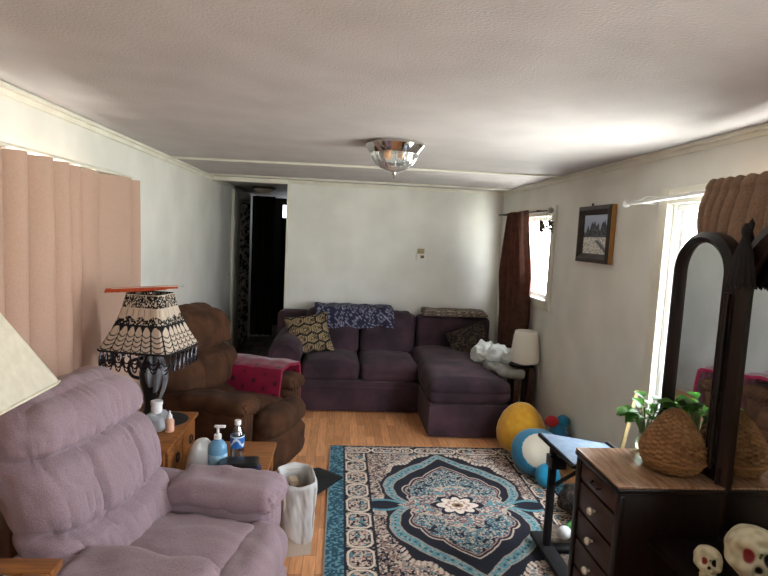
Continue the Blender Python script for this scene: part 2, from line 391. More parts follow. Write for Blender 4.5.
# ------------------------------------------------------------------ rug
def rug():
    W, Ln = 1.62, 1.86; cx, cy = .784, 3.195; nu, nv = 406, 466
    ramp = [(0, .33), (8, .40), (18, .475), (30, .53), (42, .545), (55, .545), (66, .555), (76, .585), (84, .635), (90, .70)]
    def color(U, V):
        x = (U-.5)*W; y = (V-.5)*Ln; ax, ay = np.abs(x), np.abs(y)
        navy, teal, cream, pink, blue = [lin(c)[None] for c in ((27, 29, 42), (92, 146, 156), (216, 200, 182), (178, 136, 128), (62, 92, 112))]
        n1 = vn2(U*150, V*172, 1); n2 = vn2(U*80, V*92, 2); n3 = vn2(U*230, V*264, 3)
        C = np.repeat(navy, len(U), 0)
        def put(mask, col): 
            nonlocal C
            t = mask.astype(float) if mask.dtype == bool else np.clip(mask, 0, 1); C = C*(1-t[:, None])+col*t[:, None]
        r = np.hypot(x, y*.93); th = np.degrees(np.arctan2(ay, ax+1e-6))
        rb = np.interp(th, [a for a, _ in ramp], [b*.97 for _, b in ramp])*(1-.0*th)
        rb = rb+.010*np.abs(np.sin(np.radians(th)*7))
        sc = np.interp(th, [0, 90], [.86, 1.0]); rb = rb*sc
        # floral corner spandrels outside the field
        sp = (r > rb+.10+.02*np.sin(th*.35)) & (r > .46)
        fl = (np.sin(x*70+4*np.sin(y*31))*np.sin(y*76+4*np.sin(x*27)) > .1)
        put(sp & (n2 > .42), cream*.36+pink*.22); put(sp & fl & (n1 > .45), pink); put(sp & (n1 > .72), teal*.8); put(sp & (n3 > .72), cream)
        edge = np.abs(r-(rb+.115+.02*np.sin(th*.35)))
        comb = (edge < .02) & (r > .46) & (np.sin(th*2.4) > -.3); put(comb, cream*.9)
        # ribbon
        d = r-rb
        rib = np.abs(d) < .033; put(rib, teal); put(rib & (n1 > .55), teal*.55+cream*.35); put(rib & (np.abs(d-.004*np.sin(th*.8)) < .008) & (np.sin(th*1.6) > .2), navy*2.5+teal*.2)
        put(np.abs(np.abs(d)-.034) < .004, cream*.55)
        # pendants left and right
        px = (ax-.47)/.155; pw = .075*np.clip(1-px*px, 0, 1)
        pin = (ay < pw) & (np.abs(px) < 1); put(pin, navy); put(pin & (ay > pw-.022), teal)
        # inner scalloped medallion
        ri = rb*.80-.03+.026*np.abs(np.sin(np.radians(th)*8)); dm = r-ri
        put(dm < 0, blue*.8); put((dm < 0) & (n1 > .5), teal*.75); put((dm < 0) & (n3 > .62), cream*.7); put((dm < 0) & (n2 > .74), navy)
        put((np.abs(dm) < .005), cream*.8); put((np.abs(dm+.024) < .004), pink*.9); put((dm > -.02) & (dm < -.007), navy)
        # centre star: four pink lobes with cream outline
        st = (ax/.42)**.8+(ay/.30)**.8; st = st*(1+.10*np.cos(np.radians(th)*8)); lobes = (st < 1)
        put(lobes, pink*.55+blue*.35); put(lobes & (n1 > .55), cream*.9); put(lobes & (n3 > .7), navy*1.5); put(lobes & (n2 > .7), teal)
        put((np.abs(st-1) < .035) & (n1 > .4), cream*.7)
        fr = .105*(.68+.32*np.abs(np.cos(np.radians(th)*4))); fx = np.hypot(x/1.25, y)
        put(fx < fr*1.28, navy); put(fx < fr, lin((224, 214, 200))[None]); put((fx < fr) & (np.abs(fx-fr*.55) < .006), pink); put(fx < .03, lin((150, 120, 84))[None]); put(fx < .014, navy)
        # floral band and cartouche border
        bx = W/2-ax; by = Ln/2-ay
        inn = (bx < .40) & (bx >= .28) & ((bx-.28) < (by-.14)+.3) & (ay > .12)
        put(inn & (n2 > .40) & (r > rb+.06), pink*.4+cream*.15); put(inn & (n1 > .58) & (r > rb+.06), cream*.85); put(inn & (n3 > .7) & (r > rb+.06), navy)
        border = (bx < .28) | (by < .15); put(border, navy)
        # long sides
        def cart(s, t, per, hw, m):
            k = (s/per)-np.floor(s/per)-.5; e = np.maximum(np.abs(k)*per-(per*.5-.055), 0); q = np.hypot(e, np.maximum(np.abs(t)-(hw-.045), 0))
            ln1 = np.abs(q-.045) < .0075
            inside = q < .034
            put(m & (q > .052) & (n1 > .6), cream*.55)
            put(m & inside & (n1 > .45), cream*.85); put(m & inside & (n3 > .72), pink); put(m & inside & (n2 > .75), teal*.8)
            put(m & ln1, cream)
        sm = (bx < .265) & (bx > .115) & (by > .15); cart(y+.093, bx-.19, .186, .066, sm)
        em = (by < .145) & (bx > .115); cart(x+.165, by-.085, .33, .045, em)
        te = (bx < .10); put(te, lin((36, 78, 96))[None]); put(te & (n1 > .58), lin((96, 140, 152))[None])
        put(bx < .008, lin((150, 146, 138))[None]); put(by < .012, lin((30, 50, 62))[None])
        C = C*(.88+.24*n3[:, None])
        return C
    def fn(U, V):
        return np.stack([cx+(U-.5)*W, cy+(V-.5)*Ln, .010+.0008*np.sin(U*40)*np.sin(V*33)], 1)
    o = sheet(nu, nv, fn, color, .009).build('area_rug', mat('rug_pile', (100, 100, 100), rough=.95, attr=True, bump=.4, bscale=400))
    tag(o, 'navy and teal oriental rug with a cream flower medallion on the wooden floor', 'rug')
rug()

# ------------------------------------------------------------------ sectional sofa
def sofa():
    t = thing('sectional_sofa', 'dark plum sectional sofa with rolled arm and chaise against the back wall', 'sofa', (0, 0, 0))
    def puff(a, k=.012):
        return lambda U, n, p: a*(1-U[:, 0]**2)*(1-U[:, 1]**2)*(np.abs(n[:, 2]))+k*vnoise(p, 5, 1.7)*.6-.007*np.exp(-((U[:, 2]-.05)/.07)**2)*(np.abs(n[:, 1]) > .6)-.006*np.clip(1-np.abs(vnoise(p, 6, 9))*4, 0, 1)**2
    softbox(1.13, .97, .29, .02, (12, 10, 6), c=(.215, 5.43, .155)).build('base', m_plum, t)
    MB().box(-.32, .77, 4.94, 4.95, .235, .245, .004).build('base_piping', m_plum, t)
    for i, (x0, x1) in enumerate(((-.335, .215), (.22, .775))):
        softbox(x1-x0, .72, .19, .06, (22, 22, 10), disp=puff(.03), c=((x0+x1)/2, 5.33, .365)).build('seat_cushion', m_plum, t)
    softbox(1.5, .2, .68, .07, (24, 8, 20), c=(.1, 5.87, .48)).build('back_frame', m_plum, t)
    for i, (x0, x1) in enumerate(((-.335, .225), (.23, .80))):
        def lean(p, U): q = p.copy(); q[:, 1] += .16*(q[:, 2]/.42); return q
        softbox(x1-x0, .19, .44, .075, (24, 10, 22), disp=lambda U, n, p: .03*(1-U[:, 0]**2)*(1-U[:, 2]**2)*np.abs(n[:, 1])+.012*vnoise(p, 7, x0)-.010*np.clip(1-np.abs(vnoise(p*np.array([1.6, 1, .7]), 7, x0+3))*3.5, 0, 1)**2, post=lean, c=((x0+x1)/2, 5.68, .64)).build('back_cushion', m_plum, t)
    # rolled arm: scroll profile extruded along y
    arm = []
    for k in range(25):
        a = math.radians(-60+k*300/24); arm.append((-.485+.155*math.cos(a), .515+.145*math.sin(a)))
    prof = [(-.335, .03)]+arm+[(-.60, .03)]
    V = []; F = []; ys = [4.985, 4.995, 5.02, 5.4, 5.9, 5.93]; sc = [.90, .965, 1, 1, 1, .95]; n = len(prof)
    for y, s in zip(ys, sc):
        for (px, pz) in prof: V.append((-.47+(px+.47)*s, y, .4+(pz-.4)*s if pz > .1 else pz))
    for i in range(len(ys)-1):
        for k in range(n):
            k2 = (k+1) % n; F.append((i*n+k, i*n+k2, (i+1)*n+k2, (i+1)*n+k))
    F.append(tuple(range(n-1, -1, -1))); F.append(tuple((len(ys)-1)*n+k for k in range(n)))
    a = MB().add(V, F).build('rolled_arm', m_plum, t, angle=35)
    V = [( -.47+(px+.47)*.74, 4.98, .4+(pz-.4)*.80) for (px, pz) in prof]
    MB().tube(V, .008, 6, True).build('arm_piping', m_plum, a)
    # chaise
    softbox(.70, 1.61, .28, .02, (12, 18, 6), c=(1.12, 5.135, .15)).build('chaise_base', m_plum, t)
    softbox(.71, 1.42, .23, .085, (26, 40, 14), disp=lambda U, n, p: .03*(1-U[:, 0]**2)*(1-U[:, 1]**4)*np.maximum(n[:, 2], 0)+.012*vnoise(p, 5, 3)-.008*np.exp(-((U[:, 2]-.0)/.06)**2)*(np.abs(n[:, 2]) < .5)-.006*np.clip(1-np.abs(vnoise(p, 4, 2))*4, 0, 1)**2, c=(1.12, 5.04, .385)).build('chaise_cushion', m_plum, t)
    softbox(.80, .24, .50, .06, (20, 10, 16), disp=lambda U, n, p: .008*vnoise(p, 6, 5), c=(1.24, 5.83, .57)).build('chaise_back', m_plum, t)
    for (x, y) in ((.82, 4.42), (1.43, 4.42), (-.5, 5.05), (-.5, 5.88), (1.43, 5.88)):
        MB().lathe([(.018, 0), (.026, .04), (.026, .05)], 12).build('foot', m_walnut, t, loc=(x, y, 0))
sofa()

# throws and pillows on the sofa
def bandana(u, v):
    a, b = u*9, v*5.5; q = np.abs(((a-np.floor(a))-.5))+np.abs(((b-np.floor(b))-.5)); n = vn2(u*60, v*34, 4); n2 = vn2(u*95, v*55, 9)
    base = lin((30, 31, 58))[None]; w = lin((138, 136, 152))[None]
    t = ((np.abs(q-.42) < .06) | (q < .12) | (n > .76)).astype(float)*(n2 > .40)
    return mixc(np.repeat(base, len(u), 0), w, t)
def drape_path(pts, x0, x1, nz=.012, seed=1.0, skew=0.0):
    P = np.array(pts, float); d = np.r_[0, np.cumsum(np.linalg.norm(np.diff(P, axis=0), axis=1))]; d /= d[-1]
    def fn(u, v):
        y = np.interp(v, d, P[:, 0]); z = np.interp(v, d, P[:, 1]); x = x0+(x1-x0)*u+skew*(v-.5)
        q = np.stack([x, y, z], 1); e = vnoise(q, 9, seed)*nz
        edge = nz*1.2*np.sin(u*14+seed)*np.abs(v-.5)
        q[:, 1] -= np.abs(e)+.004; q[:, 2] += e+edge; return q
    return fn
o = sheet(70, 46, drape_path([(5.955, .76), (5.95, .85), (5.90, .88), (5.78, .885), (5.66, .875), (5.60, .80), (5.595, .70)], -.25, .56, .022, 2.0, .05), bandana, .022).build('throw_blanket', m_paint)
tag(o, 'navy and white bandana-print throw folded over the sofa back', 'throw blanket')
def zigz(u, v):
    a = v*9; s = a-np.floor(a); z = np.abs(((u*16)-np.floor(u*16))-.5)*2; n = vn2(u*50, v*30, 2)
    base = lin((52, 42, 40))[None]; w = lin((176, 160, 142))[None]
    return mixc(np.repeat(base, len(u), 0), w, ((np.abs(s-.2-.5*z) < .14) | (n > .8)).astype(float))
for k in range(2):
    z = .825+k*.032
    fl = softbox(.70-.03*k, .25, .034, .016, (40, 24, 4), disp=lambda U, n, p: .008*vnoise(p, 8, 3+k), c=(1.25-.01*k, 5.81, z+.017), color=lambda U, n, p: zigz((U[:, 0]+1)/2, (U[:, 1]+1)/2+U[:, 2]*.13))
    if k == 0:
        fb = thing('folded_blanket', 'folded brown and cream patterned blanket on top of the chaise back', 'blanket'); 
    fl.build('fold', m_paint, fb)
def hexp(u, v):
    a = u*3.7; b = v*3.7*1.1547; row = np.floor(b); a2 = a+.5*(row % 2); fx = a2-np.floor(a2)-.5; fy = b-row-.5
    q = np.maximum(np.abs(fx), np.abs(fx)*.5+np.abs(fy)*.87)
    gold, blk, crm, br = [lin(c)[None] for c in ((88, 68, 40), (20, 18, 18), (160, 140, 104), (66, 40, 29))]
    C = np.repeat(blk, len(u), 0); h = hashn(np.floor(a2), row)
    def put(m, c):
        nonlocal C
        C = np.where(m[:, None], c, C)
    put((q < .42) & (h > .4), gold); put((q < .42) & (h <= .4), br); put(np.abs(q-.40) < .035, crm); put((q < .26) & (q > .2), crm); put(q < .2, blk); put(q < .1, crm)
    return C
def pillow_mesh(w, h, t, color, n=44):
    def post(p, U):
        k = (1-np.abs(U[:, 0])**3.5)*(1-np.abs(U[:, 1])**3.5); q = np.zeros_like(p)
        pin = 1-.10*(1-np.abs(U[:, 0])**2)*np.abs(U[:, 1])**2; pin2 = 1-.10*(1-np.abs(U[:, 1])**2)*np.abs(U[:, 0])**2
        q[:, 0] = U[:, 0]*w/2*pin2; q[:, 1] = U[:, 1]*h/2*pin; q[:, 2] = U[:, 2]*t/2*(np.maximum(k, 0)**.5)+U[:, 2]*.004
        q += .006*np.stack([vnoise(q, 9, 1), vnoise(q, 9, 5), vnoise(q, 9, 8)], 1); return q
    return softbox(w, h, t, .001, (n, n, 2), post=post, color=lambda U, nn, p: color((U[:, 0]+1)/2, (U[:, 1]+1)/2))
def place(o, loc, zdir, xdir):
    z = Vector(zdir).normalized(); x = Vector(xdir); x = (x-z*x.dot(z)).normalized(); y = z.cross(x)
    o.matrix_world = Matrix(((x.x, y.x, z.x, loc[0]), (x.y, y.y, z.y, loc[1]), (x.z, y.z, z.z, loc[2]), (0, 0, 0, 1)))
p1 = pillow_mesh(.44, .42, .13, hexp).build('throw_pillow', m_paint); place(p1, (-.285, 5.38, .645), (.15, -.85, .45), (.95, .1, .20))
tag(p1, 'throw pillow with gold and black hexagon print leaning by the rolled sofa arm', 'pillow')
def darkpat(u, v):
    n = vn2(u*14, v*14, 6); n2 = vn2(u*30, v*30, 8)
    return mixc(np.repeat(lin((30, 24, 24))[None], len(u), 0), lin((98, 82, 66))[None], ((np.abs(n-.5) < .07) | (n2 > .78)).astype(float)*.8)
p2 = pillow_mesh(.44, .36, .14, darkpat).build('throw_pillow', m_paint); place(p2, (1.365, 5.50, .60), (-.25, -.75, .6), (.9, -.1, .42))
tag(p2, 'dark brown patterned pillow leaning back in the corner of the chaise', 'pillow')
def crump(U, n, p): return .07*vnoise(p, 6, 4)-.06*np.abs(vnoise(p, 10, 2))-.03*np.abs(vnoise(p, 21, 5))+.035
m_whitecl = mat('white_cotton', (222, 226, 224), (206, 212, 210), rough=.9, scale=9, bump=.3, bscale=60)
cl = softbox(.26, .34, .16, .075, (44, 44, 24), disp=crump, c=(0, 0, .085)).build('crumpled_cloth', m_whitecl, loc=(1.43, 4.87, .515), rot=(.0, .10, .25))
tag(cl, 'crumpled white cloth lying on the chaise corner by the small lamp', 'cloth')
greyp = softbox(.22, .3, .05, .024, (24, 30, 8), disp=lambda U, n, p: .5*crump(U, n, p), color=lambda U, n, p: darkpat((U[:, 0]+1)*.8, (U[:, 1]+1)*.8)*.4+lin((165, 165, 160))[None]*.6, c=(0, 0, .02)).build('crumpled_cloth', m_paint, loc=(1.46, 4.60, .51), rot=(0, .12, .2))
tag(greyp, 'grey marbled cloth bunched under the white cloth at the chaise edge', 'cloth')

# ------------------------------------------------------------------ recliners
def recliner(label, loc, rz, m, W=.88, backh=.80, seams=(.62, .27), seatz=.47, armz=.60, tilt=.34, name='recliner', backx=-.2, tuft=1.0, armw=.2, backw=None, backt=.27, seamd=.055, footx=.45):
    t = thing(name, label, 'recliner', loc, rz)
    def wr(U, n, p): return .010*vnoise(p, 6, W*9)+.006*vnoise(p, 15, 2.2)-.006*np.clip(1-np.abs(vnoise(p, 9, 7.7))*3.5, 0, 1)**2
    softbox(.74, W-.06, .30, .03, (12, 14, 8), c=(-.02, 0, .20)).build('base', m, t)
    sw_ = W-2*armw+.04
    softbox(.66, sw_, .20, .085, (30, 30, 12), disp=lambda U, n, p: .03*(1-U[:, 1]**2)*np.maximum(n[:, 2], 0)*(1-U[:, 0]**2*.6)+wr(U, n, p), c=(.10, 0, seatz-.10)).build('seat', m, t)
    def fr(U, n, p):
        f = np.maximum(n[:, 0], 0); s = np.exp(-((U[:, 2]-.15)/.10)**2)
        return f*(.035*(1-U[:, 1]**2)-.03*s)+wr(U, n, p)
    softbox(.17, sw_+.06, .40, .075, (12, 30, 26), disp=fr, c=(footx, 0, .265)).build('footrest', m, t)
    # overstuffed back in rolls
    bw = backw or W-.10; zc = seatz-.06+backh/2
    def bd(U, n, p):
        f = np.maximum(n[:, 0], 0)**.6; v = (U[:, 2]+1)/2; o = .035*(1-U[:, 1]**2)*f
        for k, s in enumerate(seams):
            sv = s-.035*np.sin((U[:, 1]+1)*PI/2)*(1 if k else -.3)
            dd = (v-sv)
            o = o-seamd*np.exp(-(dd/(.02+seamd*.15))**2)*np.minimum(f+.35*np.abs(n[:, 1]), 1)
            pl = 1-2*np.abs(np.sin(U[:, 1]*10+1.8*np.sin(U[:, 1]*3.1+k)+2*dd))**.5
            o = o-tuft*.012*np.maximum(pl, -.2)*np.exp(-(np.abs(dd)/.085)**1.5)*f
        lim = [0.0]+sorted(seams)+[1.0]
        for a, b in zip(lim[:-1], lim[1:]):
            mid = (a+b)/2; o = o+.62*seamd*f*np.clip(1-((v-mid)/((b-a)/2))**2, 0, 1)
        o = o-.02*f*tuft*sum(np.exp(-((U[:, 1]-yy)/.035)**2) for yy in (-.36, .36))*(v < max(seams))*(v > min(seams))
        cr = 1-np.abs(vnoise(p*np.array([1, 1.6, .7]), 13, 4.1))*3.2
        o = o-tuft*.006*np.clip(cr, 0, 1)**2*f
        return o+.012*vnoise(p, 6, 3.3)+.006*vnoise(p, 14, 1.2)
    def bp(p, U):
        q = p.copy(); z = (U[:, 2]+1)/2; q[:, 0] -= tilt*z*backh*.9; q[:, 2] -= .05*z
        k = 1-.20*(np.clip(z-.62, 0, 1)/.38)**2; q[:, 1] *= k
        k2 = 1-.12*np.clip(.3-z, 0, 1)/.3; q[:, 1] *= k2; return q
    softbox(backt, bw, backh, backt*.44, (16, 64, 80), disp=bd, post=bp, c=(backx, 0, zc)).build('backrest', m, t)
    for s in (-1, 1):
        y = s*(W/2-armw/2)
        def ap(p, U):
            q = p.copy(); z = (U[:, 2]+1)/2; q[:, 1] *= .82+.18*np.clip((z-.45)/.3, 0, 1)
            return q
        a = softbox(.72, armw, armz-.10, .085, (28, 14, 24), disp=lambda U, n, p: .018*np.maximum(n[:, 2], 0)*(1-U[:, 0]**2)+.010*vnoise(p, 8, s*2.0)+.006*np.sin(U[:, 1]*18)*np.maximum(n[:, 0], 0)*np.clip(U[:, 2], 0, 1), post=ap, c=(.06, y, .08+(armz-.10)/2)).build('armrest', m, t)
        softbox(.50, armw+.035, .12, .058, (26, 14, 10), disp=lambda U, n, p: .012*vnoise(p, 9, s*3.0+1)+.006*vnoise(p, 22, s*1.5)-.012*np.abs(np.sin(U[:, 1]*9+n[:, 2]*3))*np.clip((U[:, 0]-.6)/.4, 0, 1), c=(.20, y, armz-.045)).build('arm_pad', m, a)
    return t
recliner('mauve overstuffed recliner in the foreground beside the cream lampshade', (-.725, 2.055, 0), math.radians(-13), m_pink, W=.92, backh=.70, tilt=.36, seams=(.70, .33), armw=.235, backw=.68, backt=.23, backx=-.12, armz=.562, seatz=.46, tuft=1.3, seamd=.034, footx=.42)
BR = dict(loc=(-.80, 3.88, 0), rz=math.radians(-22))
recliner('brown recliner with a magenta blanket over its far arm, below the left wall', BR['loc'], BR['rz'], m_brown, W=.86, backh=.74, tilt=.30, seams=(.56, .2), armz=.575, seatz=.45, tuft=.7, backx=-.17)
# magenta blanket folded over the brown recliner's far arm
m_mag = mat('magenta_satin', (150, 16, 62), (112, 8, 44), rough=.38, scale=14, sheen=.3, bump=.3, bscale=30)
def magc(u, v):
    a, b = u*7, v*9; fx = a-np.floor(a)-.5; fy = (b+.5*(np.floor(a) % 2)); fy = fy-np.floor(fy)-.5
    base = np.repeat(lin((132, 12, 50))[None], len(u), 0)*(.6+.5*vn2(u*12, v*12, 3)[:, None])
    return mixc(base, lin((46, 6, 24))[None], ((np.abs(fx) < .16) & (np.abs(fy) < .13)).astype(float))
m_magp = mat('magenta_print', (150, 14, 60), rough=.35, attr=True, sheen=.3)
P = np.array([(.17, .40), (.185, .55), (.205, .635), (.33, .655), (.475, .635), (.49, .5), (.49, .22)])
d = np.r_[0, np.cumsum(np.linalg.norm(np.diff(P, axis=0), axis=1))]; d /= d[-1]
def magfn(u, v):
    y = np.interp(v, d, P[:, 0]); z = np.interp(v, d, P[:, 1]); x = -.24+u*.60
    q = np.stack([x, y, z], 1); q += np.stack([0*u, .008*vnoise(q, 12, 3), .010*vnoise(q, 10, 5)], 1); return q
o = sheet(60, 60, magfn, magc, -.024).build('blanket', m_magp, loc=BR['loc'], rot=(0, 0, BR['rz']))
tag(o, 'shiny magenta blanket with dark spots draped over the arm of the brown recliner', 'blanket')

# ------------------------------------------------------------------ step end table between the recliners
et = thing('step_end_table', 'honey oak two-tier end table with drawers between the recliners', 'end table', (0, 0, 0))
x0, x1, y0, y1 = -1.30, -.80, 2.58, 3.10; zu, zl = .60, .43
MB().box(x0, x1+.02, y0-.02, y1+.02, zu-.022, zu, .006).build('top', m_oak, et)
MB().box(x0+.02, x1-.005, y0, y1, zl, zu-.022, .003).build('drawer_case', m_oak, et)
for k in range(2):
    ya = y0+.02+k*.245
    dr = MB().box(x1-.005, x1+.012, ya, ya+.235, zl+.02, zu-.035, .005).build('drawer', m_oak, et)
    ring = [(x1+.022, ya+.1175+.022*math.cos(a), zl+.068+.022*math.sin(a)) for a in np.linspace(0, 2*PI, 20, endpoint=False)]
    MB().tube(ring, .004, 6, True).build('ring_pull', m_blackmatt, dr)
MB().box(x0, -.33, y0-.02, y1+.02, zl-.024, zl, .008).build('lower_top', m_oak, et)
MB().box(x0+.03, -.37, y0+.01, y1-.01, zl-.09, zl-.024, .003).build('apron', m_oak, et)
for (x, y) in ((x0+.04, y0+.02), (x0+.04, y1-.02), (-.37, y0+.02), (-.37, y1-.02)):
    MB().lathe([(.016, 0), (.022, .05), (.024, .2), (.018, .24), (.026, .28), (.026, zl-.03)], 14).build('leg', m_oak, et, loc=(x, y, 0))

# crochet-shade lamp
tl = thing('table_lamp', 'lamp with crocheted black and cream shade and bead fringe on the oak end table', 'lamp', (-.995, 2.95, zu+.001))
m_blackcer = mat('black_ceramic', (16, 16, 17), (26, 26, 27), rough=.3, scale=12)
MB().lathe([(.082, 0), (.086, .012), (.074, .025), (.042, .035), (.028, .06), (.025, .10), (.034, .15), (.050, .21), (.054, .26), (.042, .31), (.026, .34), (.022, .37), (.032, .385), (.012, .40)], 28).build('base', m_blackcer, tl)
MB().lathe([(.012, .40), (.012, .44), (.02, .445), (.02, .49)], 16).build('socket', m_porcelain, tl)
hd = [(-.055-.045*math.sin(a), -.03, .29+.05*math.cos(a)) for a in np.linspace(0, PI, 12)]
MB().tube([(-.03, -.02, .345)]+hd+[(-.055, -.02, .235)], .009, 8).build('handle', m_blackcer, tl)
m_greycl = mat('grey_satin_ribbon', (120, 120, 122), (84, 84, 88), rough=.4, scale=9)
for k, (a, ln) in enumerate(((-.9, .20), (-.35, .24), (-1.4, .17))):
    def rb(u, v, a=a, ln=ln): 
        r = .05+.035*np.sin(v*PI)+.008*np.sin(u*6); an = a+(u-.5)*.55
        return np.stack([r*np.cos(an)+.015, r*np.sin(an)-.005, .37-v*ln], 1)
    sheet(8, 20, rb, None, .004).build('ribbon', m_greycl, tl)
def shade_pt(u, v, k=0.0):
    """u around (0..1), v up: rounded square frustum"""
    a = u*2*PI; c, s = np.cos(a), np.sin(a); sq = 1/np.maximum(np.abs(c), np.abs(s)); sq = 1+(np.minimum(sq, 1.33)-1)*.9
    r = (.196*(1-v)+.092*v-.014*np.sin(v*PI)+k)*sq
    return np.stack([r*c, r*s*.92, .405+v*.285], 1)
SH_ROT = math.radians(-12)
def shadec(u, v):
    crm, blk, gry = [lin(c)[None] for c in ((214, 198, 178), (26, 24, 26), (120, 110, 104))]
    C = np.repeat(crm, len(u), 0)*(.9+.2*vn2(u*90, v*6, 2)[:, None])
    def put(m, c):
        nonlocal C
        C = np.where(m[:, None], c, C)
    n = vn2(u*190, v*46, 3)
    put((v > .77) & (v < .99) & (n > .40), blk); put((v > .47) & (v < .59+.03*np.sin(u*2*PI*12)) & (n > .36), blk)
    fx = u*24-np.floor(u*24)-.5; top = .44-.5*fx*fx
    put((v < .47) & (v > top), blk); put((v <= top) & (np.abs(fx) > .44), blk)
    for q in (.05, .13, .21, .29): put((v < .45) & (np.abs(v-(q+.12*fx*fx*2-.03)) < .010), blk)
    put((v > .62) & (v < .74) & (np.abs(fx) > .46), gry)
    return C
m_shade = mat('crochet_shade', (200, 190, 170), rough=.9, attr=True, transl=.25)
sh = sheet(480, 110, lambda u, v: shade_pt(u, v), shadec, -.004).build('shade', m_shade, tl, rot=(0, 0, SH_ROT))
rimp = lambda v, k: [tuple(shade_pt(np.array([u]), np.array([v]), k)[0]) for u in np.linspace(0, 1, 96, endpoint=False)]
MB().tube(rimp(0.0, .002), .006, 6, True).build('lower_rim', m_blackmatt, sh); MB().tube(rimp(1.0, 0), .004, 6, True).build('upper_rim', m_blackmatt, sh)
mb = MB()
for k in range(28):
    a0 = k/28; a1 = (k+1)/28
    for dep in (.035, .058, .078):
        pts = []; rr = []
        for q in np.linspace(0, 1, 13):
            u = a0+(a1-a0)*q; b = shade_pt(np.array([u]), np.array([0.0]), -.002)[0]
            pts.append((b[0], b[1], b[2]-.02-dep*(1-(2*q-1)**2)**.8)); rr.append(.0026 if int(q*12) % 2 else .0046)
        mb.tube(pts, rr, 5)
    b = shade_pt(np.array([a0]), np.array([0.0]), -.002)[0]
    mb.tube([(b[0], b[1], b[2]-z) for z in np.linspace(0, .07, 11)], [.0045 if i % 2 else .0026 for i in range(11)], 5)
fr = mb.build('bead_fringe', mat('dark_beads', (34, 28, 36), rough=.25), sh); fr['kind'] = 'stuff'
mb = MB()
for a in (0, PI/2): mb.tube([(.095*math.cos(a), .09*math.sin(a), .688), (0, 0, .67), (-.095*math.cos(a), -.09*math.sin(a), .688)], .003, 6)
mb.tube([(0, 0, .48), (0, 0, .69)], .004, 6); mb.ball((0, 0, .69), .007)
mb.build('harp', m_chrome, tl)
# orange feather lying across the shade top
def feather(u, v):
    s = u*.36-.23; wd = .026*np.sin(np.clip((1-u)*1.1, 0, 1)*PI*.92)**.7*(u < .86)+.003
    return np.stack([s, (v-.5)*2*wd, .004*np.cos((v-.5)*3)+.03*u+.018*(v-.5)], 1)
ft = thing('feather', 'long orange feather lying across the crocheted lampshade top', 'feather', (-.985, 2.94, zu+.704), math.radians(6))
sheet(40, 7, feather, None, .003).build('vane', mat('orange_vane', (205, 92, 44), (176, 62, 30), rough=.7, scale=30, stretch=(8, 1, 1)), ft)
MB().tube([(-.2, 0, .010), (.0, 0, .026), (.16, 0, .036)], [.0012, .002, .003], 6).build('quill', m_porcelain, ft)
# items on the end table
m_cleargl = clear_mat('clear_plastic', (196, 206, 214), .22, .12)
m_frost = mat('frosted_plastic', (205, 210, 216), rough=.35, trans=.55, spec=.5)
def bottle(name, label, cat, loc, rz=0): return thing(name, label, cat, loc, rz)
b = bottle('plastic_container', 'frosted white plastic bag and tub beside the lamp base', 'container', (-.915, 2.82, zu+.001))
softbox(.10, .12, .09, .03, (18, 18, 14), disp=lambda U, n, p: .012*vnoise(p, 22, 2), c=(0, 0, .047)).build('bag', m_frost, b)
MB().lathe([(.026, .05), (.028, .07), (.027, .13), (.03, .132), (.03, .15), (.002, .152)], 20).build('tub', m_whitepl, b, loc=(-.005, .01, .0))
b = bottle('dropper_bottle', 'small peach dropper bottle with white cap at the end table edge', 'bottle', (-.845, 2.80, zu+.001))
MB().lathe([(.021, 0), (.023, .006), (.023, .055), (.016, .068), (.010, .072)], 20).build('body', mat('peach_plastic', (214, 168, 142), rough=.3), b)
MB().lathe([(.013, .068), (.013, .085), (.006, .092), (.004, .108), (.002, .11)], 16).build('cap', m_whitepl, b)
pad = MB().lathe([(.12, 0), (.12, .004), (.0, .004)], 36).build('doily', m_blackmatt, loc=(-.92, 2.97, zu+.0005)); tag(pad, 'flat black mat beside the lamp on the oak end table', 'mat')
tl.location.z = zu+.005
po = softbox(.13, .10, .17, .045, (24, 20, 26), disp=lambda U, n, p: .010*vnoise(p, 14, 6), post=lambda p, U: np.stack([p[:, 0]*(1-.28*U[:, 2]), p[:, 1]*(1-.25*U[:, 2]), p[:, 2]], 1), c=(0, 0, .085))
pr = thing('cloth_pouch', 'white cloth pouch with a dark cord on the lower tier of the end table', 'pouch', (-.655, 2.70, zl+.001), .3)
po.build('bag', m_whitecl, pr)
MB().tube([(.06, -.055, .03), (.064, .0, .075), (.05, .055, .10), (0, .055, .115), (-.04, .05, .12)], .004, 6).build('cord', m_blackmatt, pr)
pb_ = bottle('pump_bottle', 'blue hand soap pump bottle with white nozzle on the end table', 'bottle', (-.575, 2.68, zl+.001))
m_bluesoap = mat('blue_soap_bottle', (106, 154, 184), (88, 138, 172), rough=.22, scale=6)
MB().lathe([(.038, 0), (.043, .006), (.043, .115), (.040, .135), (.026, .152), (.016, .158), (.016, .165)], 28).build('body', m_bluesoap, pb_)
MB().lathe([(.0437, .03), (.0437, .10)], 28, cap=False).build('label_band', mat('pale_blue_label', (148, 186, 206), (120, 164, 190), rough=.4, scale=40, fac=(.48, .52)), pb_)
mb = MB().lathe([(.017, .163), (.017, .182), (.007, .184), (.006, .215)], 18); mb.box(-.016, .034, -.008, .008, .213, .224, .003); mb.build('pump', m_whitepl, pb_)
wb = bottle('water_bottle', 'clear plastic water bottle with blue label on the end table', 'bottle', (-.50, 2.80, zl+.001))
MB().lathe([(.028, 0), (.032, .006), (.032, .04), (.030, .05), (.032, .06), (.032, .135), (.030, .15), (.014, .185), (.013, .20)], 28).build('body', m_cleargl, wb)
